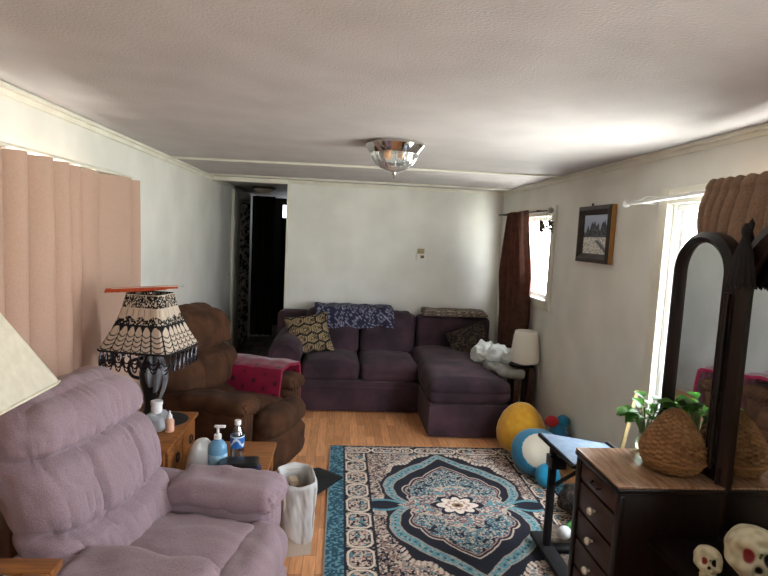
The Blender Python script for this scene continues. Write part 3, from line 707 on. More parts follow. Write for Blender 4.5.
def wlab(u, v):
    q = np.abs(v-.5-.28*np.sin(u*2*PI*3))
    return mixc(np.repeat(lin((40, 104, 180))[None], len(u), 0), lin((226, 234, 242))[None], ((q < .12) | (v > .9)).astype(float))
m_lab = mat('printed_label', (60, 110, 180), rough=.4, attr=True)
sheet(60, 16, lambda u, v: np.stack([.0328*np.cos(u*2*PI), .0328*np.sin(u*2*PI), .085+v*.055], 1), wlab).build('wrap_label', m_lab, wb)
MB().lathe([(.015, .19), (.0155, .192), (.0155, .208), (.014, .211), (.001, .211)], 20).build('cap', m_whitepl, wb)
jr = bottle('jar', 'white jar under the black tray on the end table', 'jar', (-.47, 2.63, zl+.001))
MB().lathe([(.036, 0), (.040, .005), (.040, .05), (.038, .055)], 24).build('body', m_whitepl, jr); MB().lathe([(.041, .055), (.042, .057), (.042, .070), (.002, .072)], 24).build('lid', m_black, jr)
tr = softbox(.19, .11, .022, .010, (18, 12, 4), c=(0, 0, .011)).build('phone_tray', m_black, loc=(-.46, 2.625, zl+.0745), rot=(.0, 0, .1))
tag(tr, 'black flat tray balanced on the white jar', 'tray')
gl = softbox(.07, .05, .05, .02, (12, 10, 8), disp=lambda U, n, p: .006*vnoise(p, 25, 2), c=(0, 0, .025)).build('cloth_bundle', mat('navy_cloth', (40, 44, 84), (26, 26, 44), rough=.8, scale=30), loc=(-.395, 2.70, zl+.001))
tag(gl, 'small navy cloth bundle beside the black tray', 'cloth')
for o_ in (pb_, wb): o_.scale = (1.1, 1.1, 1.12)

# ------------------------------------------------------------------ near side table and cream lamp
nt = thing('side_table', 'oak side table with a dark tray top at the bottom left corner', 'side table')
ZT = .71; xa, xb, ya, yb = -1.30, -.748, .92, 1.522
mb = MB(); e = .07
mb.box(xa, xb, ya, ya+e, ZT-.03, ZT, .006); mb.box(xa, xb, yb-e, yb, ZT-.03, ZT, .006); mb.box(xa, xa+e, ya+e, yb-e, ZT-.03, ZT, .006); mb.box(xb-e, xb, ya+e, yb-e, ZT-.03, ZT, .006)
mb.build('top_frame', m_oak, nt)
MB().box(xa+e, xb-e, ya+e, yb-e, ZT-.03, ZT-.014).build('inset_top', m_blackmatt, nt)
MB().box(xa+.03, xb-.03, ya+.03, yb-.03, ZT-.13, ZT-.03, .003).build('apron', m_oak, nt)
for (x, y) in ((xa+.05, ya+.05), (xa+.05, yb-.05), (xb-.05, ya+.05), (xb-.05, yb-.05)):
    MB().box(x-.022, x+.022, y-.022, y+.022, 0, ZT-.03, .004).build('leg', m_oak, nt)
m_cream = mat('cream_shade', (234, 228, 208), (224, 217, 197), rough=.85, scale=40, transl=.25, bump=.2, bscale=200)
cl_ = thing('table_lamp', 'lamp with a plain cream pyramid shade at the left edge, beside the mauve recliner', 'lamp', (-.965, 1.285, ZT), 0)
MB().lathe([(.09, -.014), (.095, .0), (.07, .02), (.03, .04), (.026, .12), (.045, .22), (.05, .30), (.03, .40), (.014, .44), (.012, .58)], 28).build('base', m_cream, cl_)
def shade2(u, v):
    a = u*2*PI; c, s = np.cos(a), np.sin(a); sq = 1/np.maximum(np.abs(c), np.abs(s)); r = (.225*(1-v)+.085*v)*np.minimum(sq, 1.38)
    return np.stack([r*c, r*s, .515+v*.29], 1)
s2 = sheet(161, 20, shade2, None, .004).build('shade', m_cream, cl_, rot=(0, 0, math.radians(0)))
MB().tube([tuple(shade2(np.array([u]), np.array([0.0]))[0]) for u in np.linspace(0, 1, 80, endpoint=False)], .004, 6, True).build('shade_rim', m_cream, s2)
mb = MB(); mb.tube([(.08, 0, .79), (-.08, 0, .79)], .003, 6); mb.tube([(0, .08, .79), (0, -.08, .79)], .003, 6); mb.tube([(0, 0, .51), (0, 0, .81)], .004, 6); mb.build('harp', m_chrome, cl_)
for k, (x, y, r, c, nm, lb) in enumerate(((-.86, 1.425, .15, (120, 190, 40), 'pen', 'lime green pen in the dark tray of the near side table'), (-.90, 1.40, 1.0, (40, 90, 40), 'pen', 'dark green pen crossing the lime pen on the near side table'), (-.845, 1.44, -.2, (150, 150, 150), 'pen', 'grey pen nearest the rim of the near side table tray'))):
    pn = thing(nm, lb, 'pen', (x, y, ZT-.0075), r, 'pens on the near side table')
    MB().tube([(-.06, 0, 0), (.05, 0, 0), (.062, 0, 0)], [.0055, .0055, .002], 10).build('barrel', mat('pen_plastic', c, rough=.3), pn)
    MB().tube([(-.06, 0, 0), (-.02, 0, 0)], .0062, 10).build('cap', m_black, pn)

# ------------------------------------------------------------------ waste bin
wbn = thing('waste_bin', 'white waste bin lined with a plastic bag on the floor by the mauve recliner', 'waste bin', (-.185, 2.77, 0), math.radians(12))
m_binw = mat('bin_white', (206, 200, 190), rough=.5); m_liner = mat('bin_liner', (226, 226, 224), (214, 214, 212), rough=.4, scale=20, transl=.3)
mb = MB(); 
for _ in range(1):
    V = []; F = []
    for (z, hx, hy) in ((0, .070, .10), (.37, .082, .132), (.37, .075, .125), (.01, .063, .093)):
        V += [(-hx, -hy, z), (hx, -hy, z), (hx, hy, z), (-hx, hy, z)]
    for i in range(3):
        for k in range(4): F.append((i*4+k, i*4+(k+1) % 4, (i+1)*4+(k+1) % 4, (i+1)*4+k))
    F.append((3, 2, 1, 0)); F.append((12, 13, 14, 15)); mb.add(V, F)
mb.build('bin', m_binw, wbn, angle=20)
def liner(u, v):
    a = u*2*PI; c, s = np.cos(a), np.sin(a); n4 = (np.abs(c)**4+np.abs(s)**4)**-.25
    zz = np.interp(v, [0, .25, .38, .46, .54, 1], [.12, .34, .385, .392, .382, .13])
    k = np.interp(v, [0, .25, .38, .46, .54, 1], [.76, .88, .96, 1.03, 1.08, 1.00])
    wv = (.016*(vn2(u*14+v*3, v*4-u*6, 2)-.5)+.008*(vn2(u*40-v*9, v*9, 3)-.5))*np.clip(v-.38, 0, .3)*3.3
    zz = zz+(v > .8)*(v-.8)*5*.05*np.sin(u*2*PI*2+1)+0.005*np.sin(u*2*PI*5)*np.exp(-((v-.45)/.1)**2)
    return np.stack([(.086*n4*k+wv)*c, (.138*n4*k+wv)*s, zz], 1)
sheet(161, 50, liner, None, .0015).build('liner_bag', m_liner, wbn)
cb = thing('carton', 'flattened printed carton standing inside the waste bin', 'carton', (-.205, 2.825, .03), math.radians(20))
MB().box(-.02, .02, -.035, .035, 0, .315, .002).build('box', mat('kraft_card', (196, 178, 154), (180, 160, 136), rough=.8, scale=12), cb)
mb = MB()
for k in range(6): mb.box(-.0215, -.0205, -.012+.004*(k % 2), .012, .20+k*.016, .208+k*.016); mb.box(-.012+.004*(k % 2), .012, -.0365, -.0355, .20+k*.016, .208+k*.016)
mb.build('print_lines', m_blackmatt, cb, smooth=False)
tr2 = softbox(.10, .13, .10, .04, (20, 20, 16), disp=lambda U, n, p: .02*vnoise(p, 18, 3), c=(0, 0, .05)).build('paper_rubbish', mat('brown_paper', (120, 96, 76), (88, 66, 50), rough=.85, scale=14), loc=(-.165, 2.76, .22)); tag(tr2, 'crumpled brown paper inside the lined waste bin', 'paper')
# black bag corner behind the bin
def bag_corner(u, v):
    x = -.34+u*.41; hw = np.minimum(.50*(1-u), .20)+.003; y = 3.38+.16*u+(v-.5)*2*hw
    z = .028+.085*(1-u)*(1-(2*v-1)**2)
    return np.stack([x, y, z], 1)
bgk = sheet(30, 24, bag_corner, None, .014).build('black_bag', m_blackmatt); tag(bgk, 'black cloth bag whose corner sticks out behind the waste bin onto the rug', 'bag')

# ------------------------------------------------------------------ curtains, rods
rd = thing('curtain', 'long taupe curtain covering the window on the left wall', 'curtain')
def lcur(u, v):
    y = .45+u*3.22+.10*(1-v)*(u-.2)*.6
    ph = u*PI*18+.9+1.9*np.sin(u*11)+.9*np.sin(u*23+1)+(1-v)*.55*np.sin(u*31+2)
    f = np.abs(np.sin(ph))**.45
    big = np.sin(u*2*PI*3.3+.6)
    x = XL+.028+(.062+.022*big)*f**1.3+.010*np.sin(u*70+v*2)*(1-v)*.6+.008*(1-v)*np.sin(v*7+u*20)
    z = .12+v*(1.925-.12)+.008*f*(v > .97)
    return np.stack([x, y, z], 1)
sheet(420, 50, lcur, None, .004).build('cloth', m_curt, rd)
rod = thing('curtain_rod', 'pale rod along the top of the taupe curtain on the left wall', 'curtain rod')
MB().tube([(XL+.06, .4, 1.945), (XL+.06, 3.64, 1.945)], .011, 10).build('pole', m_trim, rod)
for y in (.5, 3.55): MB().box(XL, XL+.06, y-.01, y+.01, 1.938, 1.952, .003).build('bracket', m_trim, rod)
# far right window: brown curtain, rod, dried hanging plant
def fcur(u, v):
    yc = np.interp(v, [0, .15, .35, .55, .75, 1], [5.15, 5.16, 5.14, 5.20, 5.22, 5.23]); hw = np.interp(v, [0, .2, .42, .6, .8, 1], [.26, .31, .37, .42, .33, .24])
    ph = u*2*PI*5+.8*np.sin(u*7)+.7*v
    return np.stack([XR-.085+(.040*np.sin(ph)+.014*np.sin(2.1*ph))*(.7+.5*(1-v)), yc+(u-.5)*2*hw, .42+v*(1.945-.42)+.008*np.sin(ph)*(v > .96)], 1)
fc = sheet(110, 46, fcur, None, .004).build('curtain', m_curtdark); tag(fc, 'dark brown curtain hanging beside the far right window', 'curtain')
rod = thing('curtain_rod', 'dark thin rod with ball end above the far right window', 'curtain rod')
MB().tube([(XR-.085, 4.38, 1.925), (XR-.085, 5.85, 1.935)], .007, 10).build('pole', m_blackmatt, rod)
MB().ball((XR-.085, 4.37, 1.925), .026).build('finial', mat('grey_knob', (150, 146, 138), rough=.4), rod)
for y in (4.7, 5.8): MB().box(XR-.085, XR, y-.006, y+.006, 1.928, 1.942, .002).build('bracket', m_blackmatt, rod)
pl = thing('hanging_plant', 'small bunch of dried leaves hanging from the far window rod', 'dried plant', (XR-.075, 4.475, 1.80))
mb = MB()
for k in range(130):
    a, b, r = random.uniform(0, 2*PI), random.uniform(-1, 1), random.uniform(.02, .055)
    c = Vector((r*math.cos(a)*.6, r*math.sin(a)*1.2, b*.045)); d = Vector((math.cos(a), math.sin(a), random.uniform(-.6, .6))).normalized(); s_ = d.orthogonal().normalized()*.011
    L = .036; mb.add([c, c+d*L*.5+s_, c+d*L, c+d*L*.5-s_, c+d*L*.5+Vector((0, 0, .004))], [(0, 1, 4), (1, 2, 4), (2, 3, 4), (3, 0, 4)])
lf = mb.build('dry_leaves', mat('dried_leaf', (94, 82, 56), (66, 58, 38), rough=.8, scale=30), pl); 
MB().tube([(0, 0, .05), (0, 0, .13)], .002, 6).build('string', m_walnut, pl)
MB().tube([(0, 0, -.03), (.01, .01, -.10), (-.005, .0, -.16)], .002, 6).build('stem', m_porcelain, pl)
# near right window: white rod and taupe scarf valance
rod = thing('curtain_rod', 'white rod with round end cap above the near right window', 'curtain rod')
MB().tube([(XR-.09, 3.16, 1.915), (XR-.09, 1.35, 1.955)], .012, 12).build('pole', m_whitepl, rod); MB().ball((XR-.09, 3.17, 1.915), .022).build('end_cap', m_whitepl, rod)
MB().box(XR-.09, XR, 2.98, 3.0, 1.905, 1.925, .003).build('bracket', m_whitepl, rod)
MB().tube([(XR, 3.0, 1.95), (XR-.05, 3.03, 1.95), (XR-.085, 3.04, 1.92)], .004, 6).build('hook', m_whitepl, rod)
def valc(u, v):
    y = 2.415-u*1.06; ph = u*PI*17+1.6*np.sin(u*9); dz = np.interp(u, [0, .15, .4, .7, 1], [.27, .33, .36, .34, .26])
    f = np.abs(np.sin(ph+v*1.2*np.sin(u*13)))**.6
    bul = np.interp(v, [0, .06, .14, .25, 1], [.0, .022, .012, .016, .03])
    return np.stack([XR-.080-bul-(.022+.030*v)*f-.02*np.sin(v*PI), y-.05*np.sin(v*PI)*(u-.3)-.04*v*(u < .25)*(.25-u)*4, 1.968-v*dz+.014*f*(v < .05)], 1)
va = sheet(260, 40, valc, None, .005).build('scarf_valance', m_scarf); tag(va, 'taupe scarf valance gathered on the white rod above the mirrors', 'valance')

# ------------------------------------------------------------------ picture, thermostat
pf = thing('framed_picture', 'small winter landscape in a dark wooden frame on the right wall', 'picture', (XR, 3.70, 1.735), 0)
pw, ph_ = .49, .395; fw = .062; dpt = .05
m_fr = mat('dark_carved_frame', (52, 34, 22), (30, 19, 12), rough=.4, scale=20); m_gilt = mat('gilt_edge', (150, 104, 48), rough=.35)
def frame_ring(hw, hh, f, d0, d1):
    V = []; F = []
    for (a, b, x) in ((hw, hh, 0), (hw, hh, -d1), (hw-f*.45, hh-f*.45, -d1-.008), (hw-f, hh-f, -d0), (hw-f, hh-f, 0)):
        V += [(x, -a, -b), (x, a, -b), (x, a, b), (x, -a, b)]
    for i in range(5):
        for k in range(4): F.append((i*4+k, i*4+(k+1) % 4, ((i+1) % 5)*4+(k+1) % 4, ((i+1) % 5)*4+k))
    return MB().add(V, F)
frame_ring(pw/2, ph_/2, fw, .018, .035).build('frame', m_fr, pf, angle=20)
MB().box(-.032, -.004, -pw/2-.014, -pw/2, -ph_/2, ph_/2, .003).build('gilt_edge', m_gilt, pf)
def land(u, v):
    sky = mixc(lin((134, 152, 182))[None], lin((174, 188, 212))[None], v); n = vn2(u*26, v*6, 2); n2 = vn2(u*50, v*40, 5)
    C = sky; tl_ = .50+.30*vn2(u*12, u*0, 3)+.12*n
    C = np.where(((v < tl_) & (v > .42))[:, None], mixc(lin((34, 42, 52))[None], lin((92, 100, 112))[None], (n2 > .62).astype(float)), C)
    snow = mixc(lin((226, 224, 216))[None], lin((160, 160, 160))[None], (n2 > .66).astype(float))
    C = np.where((v <= .42)[:, None], snow, C)
    path = np.abs(u-(.82-.62*v/.42+.25)) < .05+.04*(1-v); C = np.where(((v < .36) & path)[:, None], lin((96, 96, 102))[None], C)
    C = np.where(((v < .4) & (n2 < .17))[:, None], lin((60, 56, 54))[None], C); return C
sheet(70, 56, lambda u, v: np.stack([-.012+0*u, (.5-u)*(pw-2*fw+.01), (v-.5)*(ph_-2*fw+.01)], 1), land, .003).build('painting', m_lab, pf)
MB().tube([(-.02, .06, ph_/2-.002), (-.02, .06, ph_/2+.02)], .007, 8).build('hanger', m_black, pf)
th_ = thing('thermostat', 'small white thermostat with a tan top on the back wall', 'thermostat', (.885, YB, 1.445))
MB().box(-.055, .055, -.028, 0, -.045, .03, .006).build('case', m_porcelain, th_); MB().box(-.045, .03, -.02, 0, .03, .085, .004).build('cover', mat('tan_plastic', (150, 134, 92), rough=.5), th_)
MB().box(-.012, .028, -.031, -.028, -.02, .012, .001).build('dial', mat('dark_dial', (70, 66, 60), rough=.4), th_)
# ceiling light
cl2 = thing('ceiling_light', 'chrome flush ceiling light with clear ribbed glass bowl', 'ceiling light', (.29, 3.25, H))
MB().lathe([(.145, 0), (.172, -.004), (.176, -.018), (.168, -.032), (.155, -.05), (.142, -.066), (.132, -.066)], 48).build('rim', m_chrome, cl2)
V = []; F = []; seg = 96; prof = [(.14, -.06), (.132, -.09), (.112, -.122), (.08, -.148), (.045, -.164), (.012, -.17)]
for r, z in prof:
    for k in range(seg):
        a = 2*PI*k/seg; rr = r*(1+.018*math.cos(a*24)); V.append((rr*math.cos(a), rr*math.sin(a), z))
for i in range(len(prof)-1):
    for k in range(seg): F.append((i*seg+k, i*seg+(k+1) % seg, (i+1)*seg+(k+1) % seg, (i+1)*seg+k))
MB().add(V, F).build('glass_bowl', mat('ribbed_glass', (236, 238, 238), rough=.08, trans=.85, ior=1.3), cl2)
MB().lathe([(.001, -.205), (.006, -.20), (.004, -.19), (.014, -.182), (.016, -.172), (.006, -.166), (.004, -.06)], 20).build('finial', m_chrome, cl2)
for s in (-1, 1): MB().ball((s*.055, 0, -.085), (.028, .028, .034)).build('bulb', mat('amber_bulb', (226, 170, 110), rough=.3), cl2)

# ------------------------------------------------------------------ small lamp and its stand, plush toys
m_mahog = mat('mahogany', (66, 36, 26), (44, 22, 16), rough=.4, scale=12)
st = thing('lamp_stand', 'small dark wooden stand under the white lamp beside the chaise', 'stand', (1.63, 4.62, 0))
MB().lathe([(.105, .565), (.11, .57), (.11, .583), (.105, .588)], 32).build('top', m_walnut, st)
for (x, y) in ((-.065, -.065), (.065, -.065), (-.065, .065), (.065, .065)): MB().box(x-.027, x+.027, y-.027, y+.027, 0, .566, .006).build('leg', m_mahog, st)
MB().box(-.07, .07, -.07, .07, .2, .215, .003).build('shelf', m_walnut, st)
wl = thing('table_lamp', 'small lamp with a plain white tapered shade on the dark stand', 'lamp', (1.645, 4.60, .589))
MB().lathe([(.055, 0), (.06, .006), (.03, .015), (.02, .03), (.012, .05), (.012, .16)], 20).build('base', m_whitepl, wl)
MB().lathe([(.085, .012), (.115, .022), (.126, .045), (.122, .12), (.108, .24), (.098, .292), (.094, .296), (.094, .29), (.117, .12), (.121, .047), (.112, .028), (.085, .018)], 36, cap=False).build('shade', mat('white_shade', (244, 240, 230), rough=.7, transl=.3), wl)
MB().tube([(.05, -.04, .008), (.085, -.095, .005), (.09, -.125, -.04), (.085, -.125, -.17)], .003, 6).build('cord', m_whitepl, wl)
m_yel = mat('yellow_plush', (218, 166, 52), (204, 148, 38), rough=.95, scale=18, sheen=.5, bump=.4, bscale=220)
yp = thing('plush_cushion', 'plain round yellow plush cushion on the floor against the chaise', 'plush', (1.475, 4.09, 0))
prof = [(.02, .0), (.10, .006), (.155, .04), (.185, .10), (.192, .16), (.18, .23), (.15, .30), (.11, .35), (.06, .385), (.02, .395), (.001, .396)]
MB().lathe(prof, 36).build('body', m_yel, yp)
prof2 = prof[1:-1]
MB().tube([(-r-.001, 0, z) for r, z in prof2], .003, 6).build('seam', m_yel, yp)
def bluec(U, n, p):
    q = np.hypot((p[:, 0]+.02)/.125, (p[:, 2]-.05)/.105); m = (q < 1) & (p[:, 1] < 0)
    return np.where(m[:, None], lin((196, 190, 172))[None], lin((34, 120, 156))[None])
bp_ = thing('plush_cushion', 'round blue and cream plush cushion with a turquoise ball on the rug edge', 'plush', (1.46, 3.69, 0))
softbox(.36, .34, .32, .158, (36, 36, 36), color=bluec, c=(0, 0, .16)).build('body', mat('blue_plush', (34, 120, 156), rough=.95, attr=True, sheen=.4), bp_)
MB().ball((.0, -.225, .085), .083, 28, 18).build('ball', mat('turquoise_plush', (28, 146, 186), (22, 132, 172), rough=.9, scale=20, sheen=.4), bp_)
rp = thing('plush_toy', 'small red and blue plush toy behind the tray table by the right wall', 'plush', (1.675, 3.86, 0))
MB().ball((0, -.02, .16), (.085, .10, .16), 24, 16).build('body', mat('blue_fleece', (30, 96, 130), rough=.95, sheen=.3), rp)
MB().ball((-.045, .01, .325), (.055, .05, .045), 20, 12).build('red_cap', mat('red_fleece', (170, 36, 40), rough=.95, sheen=.3), rp)
MB().ball((.035, .0, .33), (.05, .05, .05), 20, 12).build('ear', mat('blue_fleece_light', (36, 120, 150), rough=.95, sheen=.3), rp)

# ------------------------------------------------------------------ tilting tray table, stick, floor clutter
tt = thing('tray_table', 'black-framed tray table with a tilted grey-blue top beside the dresser', 'table', (0, 0, 0))
A = Vector((1.094, 2.742, .655)); B = Vector((1.47, 2.73, .602)); D_ = Vector((1.105, 2.345, .655)); 
ux = (B-A).normalized(); uy = (A-D_).normalized(); uz = ux.cross(uy).normalized()
Mt = Matrix(((ux.x, uy.x, uz.x, D_.x), (ux.y, uy.y, uz.y, D_.y), (ux.z, uy.z, uz.z, D_.z), (0, 0, 0, 1)))
wx = (B-A).length; wy = (A-D_).length
MB().box(0, wx, 0, wy, -.008, 0, .002).xf(Mt).build('tray_top', mat('grey_blue_laminate', (104, 120, 134), (90, 106, 122), rough=.65, scale=30), tt)
MB().box(-.006, wx+.006, -.006, wy+.006, -.024, -.007, .003).xf(Mt).build('tray_frame', m_blackmatt, tt)
MB().box(wx-.018, wx+.004, wy*.35, wy+.004, -.002, .014, .003).xf(Mt).build('paper_stop', m_blackmatt, tt)
MB().box(1.135, 1.17, 2.665, 2.70, .03, .64, .004).build('post', m_blackmatt, tt)
MB().box(1.12, 1.20, 2.62, 2.70, .50, .56, .004).build('height_clamp', m_black, tt)
MB().tube([(1.16, 2.66, .40), (1.38, 2.60, .585)], .010, 8).build('brace', m_blackmatt, tt)
MB().box(1.11, 1.19, 2.40, 2.82, .032, .06, .006).build('base_bar', m_blackmatt, tt); MB().box(1.11, 1.52, 2.65, 2.71, .032, .055, .006).build('base_bar', m_blackmatt, tt)
for (x, y) in ((1.15, 2.42), (1.15, 2.80), (1.50, 2.68)): MB().lathe([(.018, .011), (.02, .02), (.018, .034)], 14).build('caster', m_black, tt, loc=(x, y, 0))
sk = MB().box(-.014, .014, -.006, .006, -.42, .42, .003).build('wooden_stick', mat('pale_wood', (214, 200, 150), (202, 184, 132), rough=.6, scale=20), loc=(1.70, 3.01, .424), rot=(math.radians(9), math.radians(3), .2)); tag(sk, 'pale wooden stick leaning against the right wall behind the tray table', 'stick')
m_beige = mat('beige_woven', (120, 106, 92), (80, 70, 62), rough=.95, scale=60, bump=.5, bscale=200)
bm_ = sheet(40, 40, lambda u, v: np.stack([1.22+u*.5, 2.33+v*.62, .020+.006*vn2(u*5, v*6, 2)], 1), None, .008).build('woven_mat', m_beige); tag(bm_, 'rumpled beige woven mat on the floor under the tray table', 'mat')
hp = softbox(.30, .34, .15, .07, (40, 40, 20), disp=lambda U, n, p: .04*vnoise(p, 8, 4)+.015*vnoise(p, 20, 3), color=lambda U, n, p: darkpat(p[:, 0]*3+p[:, 2]*2, p[:, 1]*3-p[:, 2]*2)*.6, c=(0, 0, .075)).build('clothes_heap', m_paint, loc=(1.56, 3.06, .012)); tag(hp, 'heap of dark patterned clothes on the floor behind the tray table', 'clothes')
gn = thing('toy', 'green and white soft toy lying under the tray table', 'toy', (1.33, 2.74, .085), .6)
softbox(.15, .08, .07, .034, (18, 12, 10), disp=lambda U, n, p: .01*vnoise(p, 20, 3), c=(0, 0, .035)).build('body', mat('green_fleece', (70, 128, 60), (54, 104, 48), rough=.95, scale=20), gn)
MB().ball((-.10, .0, .04), (.04, .035, .035)).build('head', m_whitecl, gn); MB().ball((.095, .01, .03), (.028, .026, .026)).build('tail', mat('red_felt', (160, 50, 40), rough=.9), gn)

# ------------------------------------------------------------------ vanity with mirrors
va_ = thing('vanity_dresser', 'dark walnut drop-centre vanity with arched mirrors along the right wall', 'vanity')
ZV = .75; X0, X1 = 1.115, 1.60
def pedestal(ya, yb):
    MB().box(X0-.026, X1, ya-.010, yb+.010, ZV-.010, ZV, .003).build('pedestal_top', m_walnut_top, va_)
    MB().box(X0-.028, X1, ya-.012, yb+.012, ZV-.032, ZV-.010, .006).box(X0-.018, X1, ya-.005, yb+.005, ZV-.042, ZV-.032, .003).build('top_moulding', m_walnut, va_)
    MB().box(X0, X1, ya, yb, .06, ZV-.040, .004).build('pedestal_case', m_walnut, va_)
    for (x, y) in ((X0+.03, ya+.03), (X0+.03, yb-.03), (X1-.03, ya+.03), (X1-.03, yb-.03)): MB().lathe([(.012, 0), (.02, .03), (.024, .06)], 12).build('foot', m_walnut, va_, loc=(x, y, 0))
    for y in (ya, yb): MB().box(X0-.018, X0+.004, y-.011 if y == ya else y-.024, y+.024 if y == ya else y+.011, .06, ZV-.04, .005).build('corner_post', m_walnut, va_)
    zs = [(.622, .700), (.488, .612), (.358, .478), (.225, .348), (.075, .215)]
    for k, (za, zb) in enumerate(zs):
        dr = MB().box(X0-.012, X0+.002, ya+.03, yb-.03, za, zb, .006).build('drawer', m_walnut_front, va_)
        yc = (ya+yb)/2; zc = (za+zb)/2
        if k == 0: MB().tube([(X0-.012, yc-.035, zc+.005), (X0-.028, yc-.03, zc), (X0-.028, yc+.03, zc), (X0-.012, yc+.035, zc+.005)], .0045, 8).build('bail_pull', m_black, dr)
        else:
            kb = MB().lathe([(.006, 0), (.007, .010), (.015, .016), (.017, .024), (.012, .031), (.001, .033)], 18)
            kb.xf(Matrix.Translation((X0-.012, yc, zc)) @ Matrix.Rotation(-PI/2, 4, 'Y')); kb.build('knob', m_porcelain, dr)
pedestal(1.925, 2.29); pedestal(.98, 1.345)
MB().box(X0+.12, X1, 1.345, 1.925, .51, .54, .004).build('centre_shelf', m_walnut, va_)
MB().box(X0+.14, X1, 1.345, 1.925, .42, .51, .003).build('centre_apron', m_walnut, va_)
MB().box(X1-.02, X1, 1.345, 1.925, .06, .40, .003).build('centre_back', m_walnut, va_)
XM = 1.53
def arch_pts(ya, yb, zb, zs, n=22):
    yc = (ya+yb)/2; r = (yb-ya)/2
    return [(ya, zb)]+[(yc+r*math.cos(PI-PI*k/n), zs+r*math.sin(PI-PI*k/n)) for k in range(n+1)]+[(yb, zb)]
def arch_mirror(ya, yb, zb, zs, fl, fr_, ft_, name, swing=0.0):
    """frame between outer and inner arch outlines, profile stepped towards the room (-x)"""
    out = arch_pts(ya, yb, zb, zs); inn = arch_pts(ya+fr_, yb-fl, zb+.03, zs)
    T = Matrix.Translation((XM, ya, 0)) @ Matrix.Rotation(math.radians(swing), 4, 'Z') @ Matrix.Translation((-XM, -ya, 0))
    n = len(out); V = []; F = []
    mid = [((a[0]*.45+b[0]*.55), (a[1]*.45+b[1]*.55)) for a, b in zip(out, inn)]
    for pts, x in ((out, XM+.035), (out, XM-.018), (mid, XM-.034), (inn, XM-.012), (inn, XM+.008)):
        V += [(x, p[0], p[1]) for p in pts]
    for i in range(4):
        for k in range(n-1): F.append((i*n+k, i*n+k+1, (i+1)*n+k+1, (i+1)*n+k))
    f = MB().add(V, F)
    f.box(XM-.018, XM+.035, ya, yb, zb-.012, zb+.03, .003)
    f.xf(T); fo = f.build(name, m_walnut, va_, angle=30)
    gl_ = [(XM, p[0], p[1]) for p in inn]; MB().add(gl_+[(XM+.004, p[1], p[2]) for p in gl_], [tuple(range(len(gl_)))[::-1], tuple(len(gl_)+i for i in range(len(gl_)))]).xf(T).build('mirror_glass', m_mirror, fo, smooth=False)
    MB().add([(XM+.034, p[0], p[1]) for p in out], [tuple(range(n))]).xf(T).build('mirror_backing', m_walnut, fo, smooth=False)
    return fo
fw1 = arch_mirror(1.988, 2.335, .765, 1.565, .026, .062, .04, 'wing_mirror', 3.0)
fc1 = arch_mirror(1.35, 1.984, .545, 1.50, .070, .070, .04, 'centre_mirror')
arch_mirror(1.0, 1.346, .765, 1.565, .085, .042, .04, 'wing_mirror')
# carved spindle on the post between the mirrors
sp = [(.010, .80), (.014, .83), (.009, .86), (.013, .92), (.008, 1.0), (.012, 1.06), (.018, 1.09), (.010, 1.12), (.013, 1.2), (.008, 1.3), (.013, 1.38), (.009, 1.46), (.016, 1.5)]
MB().lathe(sp, 12, c=(XM-.036, 1.986, 0)).build('spindle', m_walnut, va_)
MB().box(XM-.03, XM+.03, 1.93, 2.04, .755, .82, .004).build('mirror_foot', m_walnut, va_)
MB().lathe([(.02, 1.60), (.012, 1.66), (.02, 1.70), (.008, 1.74), (.012, 1.77), (.001, 1.79)], 14, c=(XM+.01, 1.96, 0)).build('finial', m_walnut, va_)
def tass(u, v):
    a = u*2*PI; r = np.interp(v, [0, .06, .12, .2, .45, 1], [.006, .018, .022, .012, .040, .066])*(1+.13*np.sin(a*13)*np.clip(v-.2, 0, 1))
    return np.stack([XM-.055+r*np.cos(a)*.5, 1.900+r*np.sin(a)*.85, 1.765-v*.235+.008*np.sin(a*13)*(v > .95)], 1)
ts = sheet(105, 30, tass, None, .003).build('tassel', m_blackmatt); tag(ts, 'black tassel hanging between the two arched mirrors', 'tassel')

# basket, plant, skulls
def basketp():
    prof = [(.060, 0), (.098, .012), (.120, .045), (.127, .080), (.118, .12), (.097, .16), (.071, .20), (.044, .235), (.024, .254), (.008, .258)]
    ph = np.array(prof); d = np.r_[0, np.cumsum(np.linalg.norm(np.diff(ph, axis=0), axis=1))]; d /= d[-1]
    def fn(u, v):
        r = np.interp(v, d, ph[:, 0]); z = np.interp(v, d, ph[:, 1]); a = u*2*PI
        wv = .0035*np.sin(v*PI*34+PI*(np.floor(u*26) % 2))+.0015*np.sin(u*2*PI*52)
        r = r*(1+.03*np.sin(2*a+1)+.02*np.sin(3*a))+wv
        return np.stack([r*np.cos(a), r*np.sin(a), z], 1)
    def colr(u, v):
        n = vn2(u*52, v*34, 3); n2 = vn2(u*7, v*5, 1)
        return mixc(lin((158, 116, 72))[None], lin((84, 54, 30))[None], np.clip(.55*n+.5*n2-.1, 0, 1))
    return sheet(210, 140, fn, colr, .004)
bk = thing('woven_basket', 'teardrop-shaped brown woven basket standing on the dresser by the mirror', 'basket', (1.398, 2.075, ZV+.001))
basketp().build('body', mat('woven_cane', (150, 110, 70), rough=.7, attr=True), bk)
MB().tube([(.122*math.cos(a)*1.02, .122*math.sin(a)*1.02, .058) for a in np.linspace(0, 2*PI, 48, endpoint=False)], .005, 6, True).build('band', mat('cane_band', (150, 106, 64), rough=.7), bk)
pp = thing('potted_plant', 'leafy green plant in a small glass jar behind the woven basket', 'plant', (1.385, 2.264, ZV+.001))
MB().lathe([(.02, 0), (.033, .008), (.038, .035), (.034, .065), (.024, .08), (.027, .088)], 24).build('jar', mat('milky_glass', (206, 214, 190), rough=.15, trans=.5), pp)
m_leaf = mat('green_leaf', (128, 184, 84), (74, 138, 52), rough=.35, scale=14, transl=.5)
